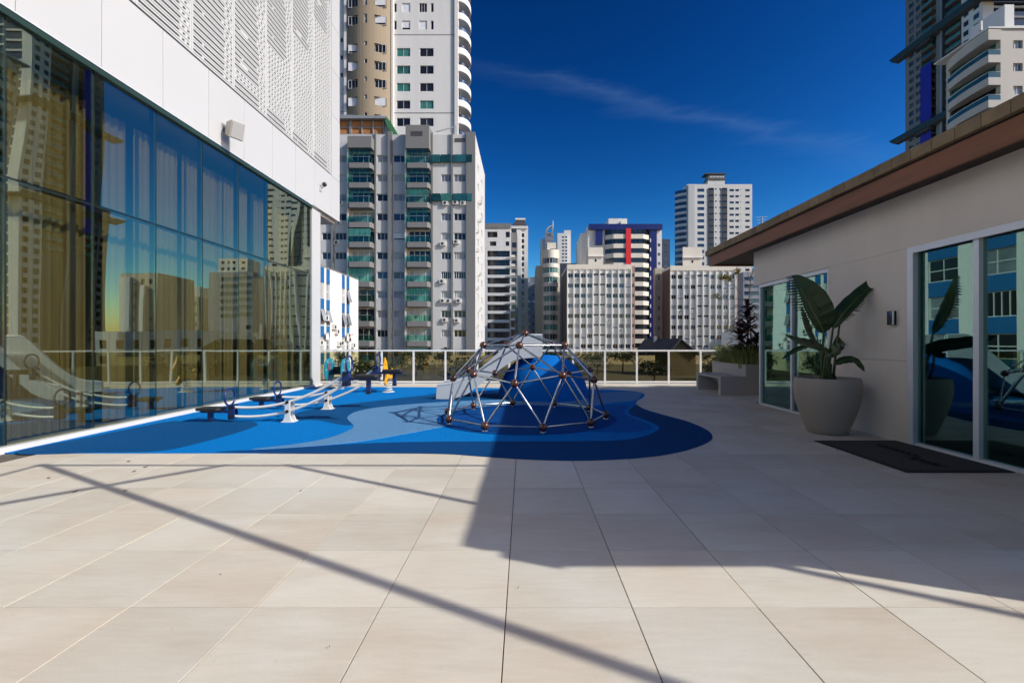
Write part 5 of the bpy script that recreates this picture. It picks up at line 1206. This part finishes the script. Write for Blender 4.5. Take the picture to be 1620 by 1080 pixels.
# ---------- neighbouring lower roof, gabled hut, garden trees
nr_ = build(MB().box(-16, 42, 21, 62, GZ, -1.55), 'neighbour_podium', MT['podium_roof']); tag(nr_, 'low tan neighbouring roof deck beyond the railing', 'building', 'buildings of the town')
build(MB().box(-16, 42, 21.0, 21.3, -1.548, -.75), 'parapet', MT['w_offwhite'], nr_); build(MB().box(-16, 42, 61.7, 62, -1.548, -.4), 'parapet', MT['w_tan'], nr_)
hd = 40.0
ht = thing('gabled_hut', 'small hut with dark slate gable roof just beyond the railing', 'hut', (X(1060, hd), hd, -1.55))
hx0, hx1, zr_, ze = X(1010, hd), X(1104, hd), Z(535.2, hd), Z(560, hd)
ym = hd+1.2; xm = X(1078, hd)
# ridge runs back-left; front gable faces the terrace on the right part
build(MB().add([(X(1056, hd), hd, ze), (xm, hd, zr_), (X(1108, hd), hd, ze), (X(1004, hd)+1.2, hd+5, ze), (xm-1.9, hd+5, zr_), (X(1108, hd)-1.9, hd+5, ze), (X(1056, hd), hd, ze-.08), (xm, hd, zr_-.10), (X(1108, hd), hd, ze-.08), (X(1004, hd)+1.2, hd+5, ze-.08), (xm-1.9, hd+5, zr_-.1), (X(1108, hd)-1.9, hd+5, ze-.08)], [(0, 1, 4, 3), (1, 2, 5, 4), (6, 9, 10, 7), (7, 10, 11, 8), (0, 6, 7, 1), (1, 7, 8, 2)]), 'roof', MT['slate'], ht)
build(MB().prism([(X(1060, hd), -1.55), (X(1103, hd), -1.55), (X(1103, hd), ze), (xm, zr_-.2), (X(1060, hd), ze)], 'y', hd+.35, hd+4.6), 'wall', MT['bark'], ht)
build(MB().box(X(1050, hd), X(1055, hd), hd+3, hd+3.4, ze, Z(531, hd)), 'chimney', MT['w_grey_mid'], ht)
def bush(name, x, y, z0, hgt, rx, label, n=420):
    t = thing(name, label, 'tree', (x, y, z0), 'garden trees beyond the railing')
    build(MB().tube([(x, y, z0), (x+.05, y, z0+hgt*.5), (x, y, z0+hgt*.8)], [.09, .06, .02], 6), 'trunk', MT['bark'], t)
    mb = MB(); cl_ = [(rnd.gauss(0, .45), rnd.gauss(0, .45), rnd.uniform(.35, 1)) for _ in range(9)]
    for i in range(n):
        c_ = rnd.choice(cl_); o = Vector((x+rx*(c_[0]+rnd.gauss(0, .22)), y+rx*(c_[1]+rnd.gauss(0, .22)), z0+hgt*(c_[2]*.8+rnd.gauss(0, .09)+.1)))
        o.z = min(o.z, z0+hgt); a = Vector((rnd.gauss(0, 1), rnd.gauss(0, 1), rnd.gauss(0, 1))).normalized(); b_2 = a.cross(Vector((rnd.gauss(0, 1), rnd.gauss(0, 1), rnd.gauss(0, 1)))).normalized(); s = rnd.uniform(.07, .15)
        mb.add([o-a*s, o+b_2*s*.5, o+a*s, o-b_2*s*.5], [(0, 1, 2, 3)])
    build(mb, 'crown', MT['leaf_tree'], t)
for k, (u, dd, hh, lb_) in enumerate(((735, 30, 1.9, 'bushy garden tree seen through the railing glass left of the dome'), (905, 34, 1.8, 'bushy garden tree seen through the railing glass right of the dome'), (985, 46, 2.0, 'far bushy garden tree seen through the railing glass left of the hut'), (1120, 36, 2.0, 'bushy garden tree seen through the railing glass right of the hut'), (585, 33, 1.8, 'bushy garden tree seen through the railing glass near the yellow horse'), (1035, 33, 1.6, 'bushy garden tree seen through the railing glass in front of the hut'), (660, 40, 2.2, 'wide bushy garden tree seen through the railing glass behind the slide end'), (700, 52, 2.3, 'far bushy garden tree seen through the railing glass by the dome'), (945, 42, 2.1, 'wide bushy garden tree seen through the railing glass beside the dome'), (545, 45, 2.2, 'far bushy garden tree seen through the railing glass near the white column'))):
    bush('garden_tree', X(u, dd), dd, -1.55, hh, 1.0 if k % 2 else 1.5, lb_, 800)
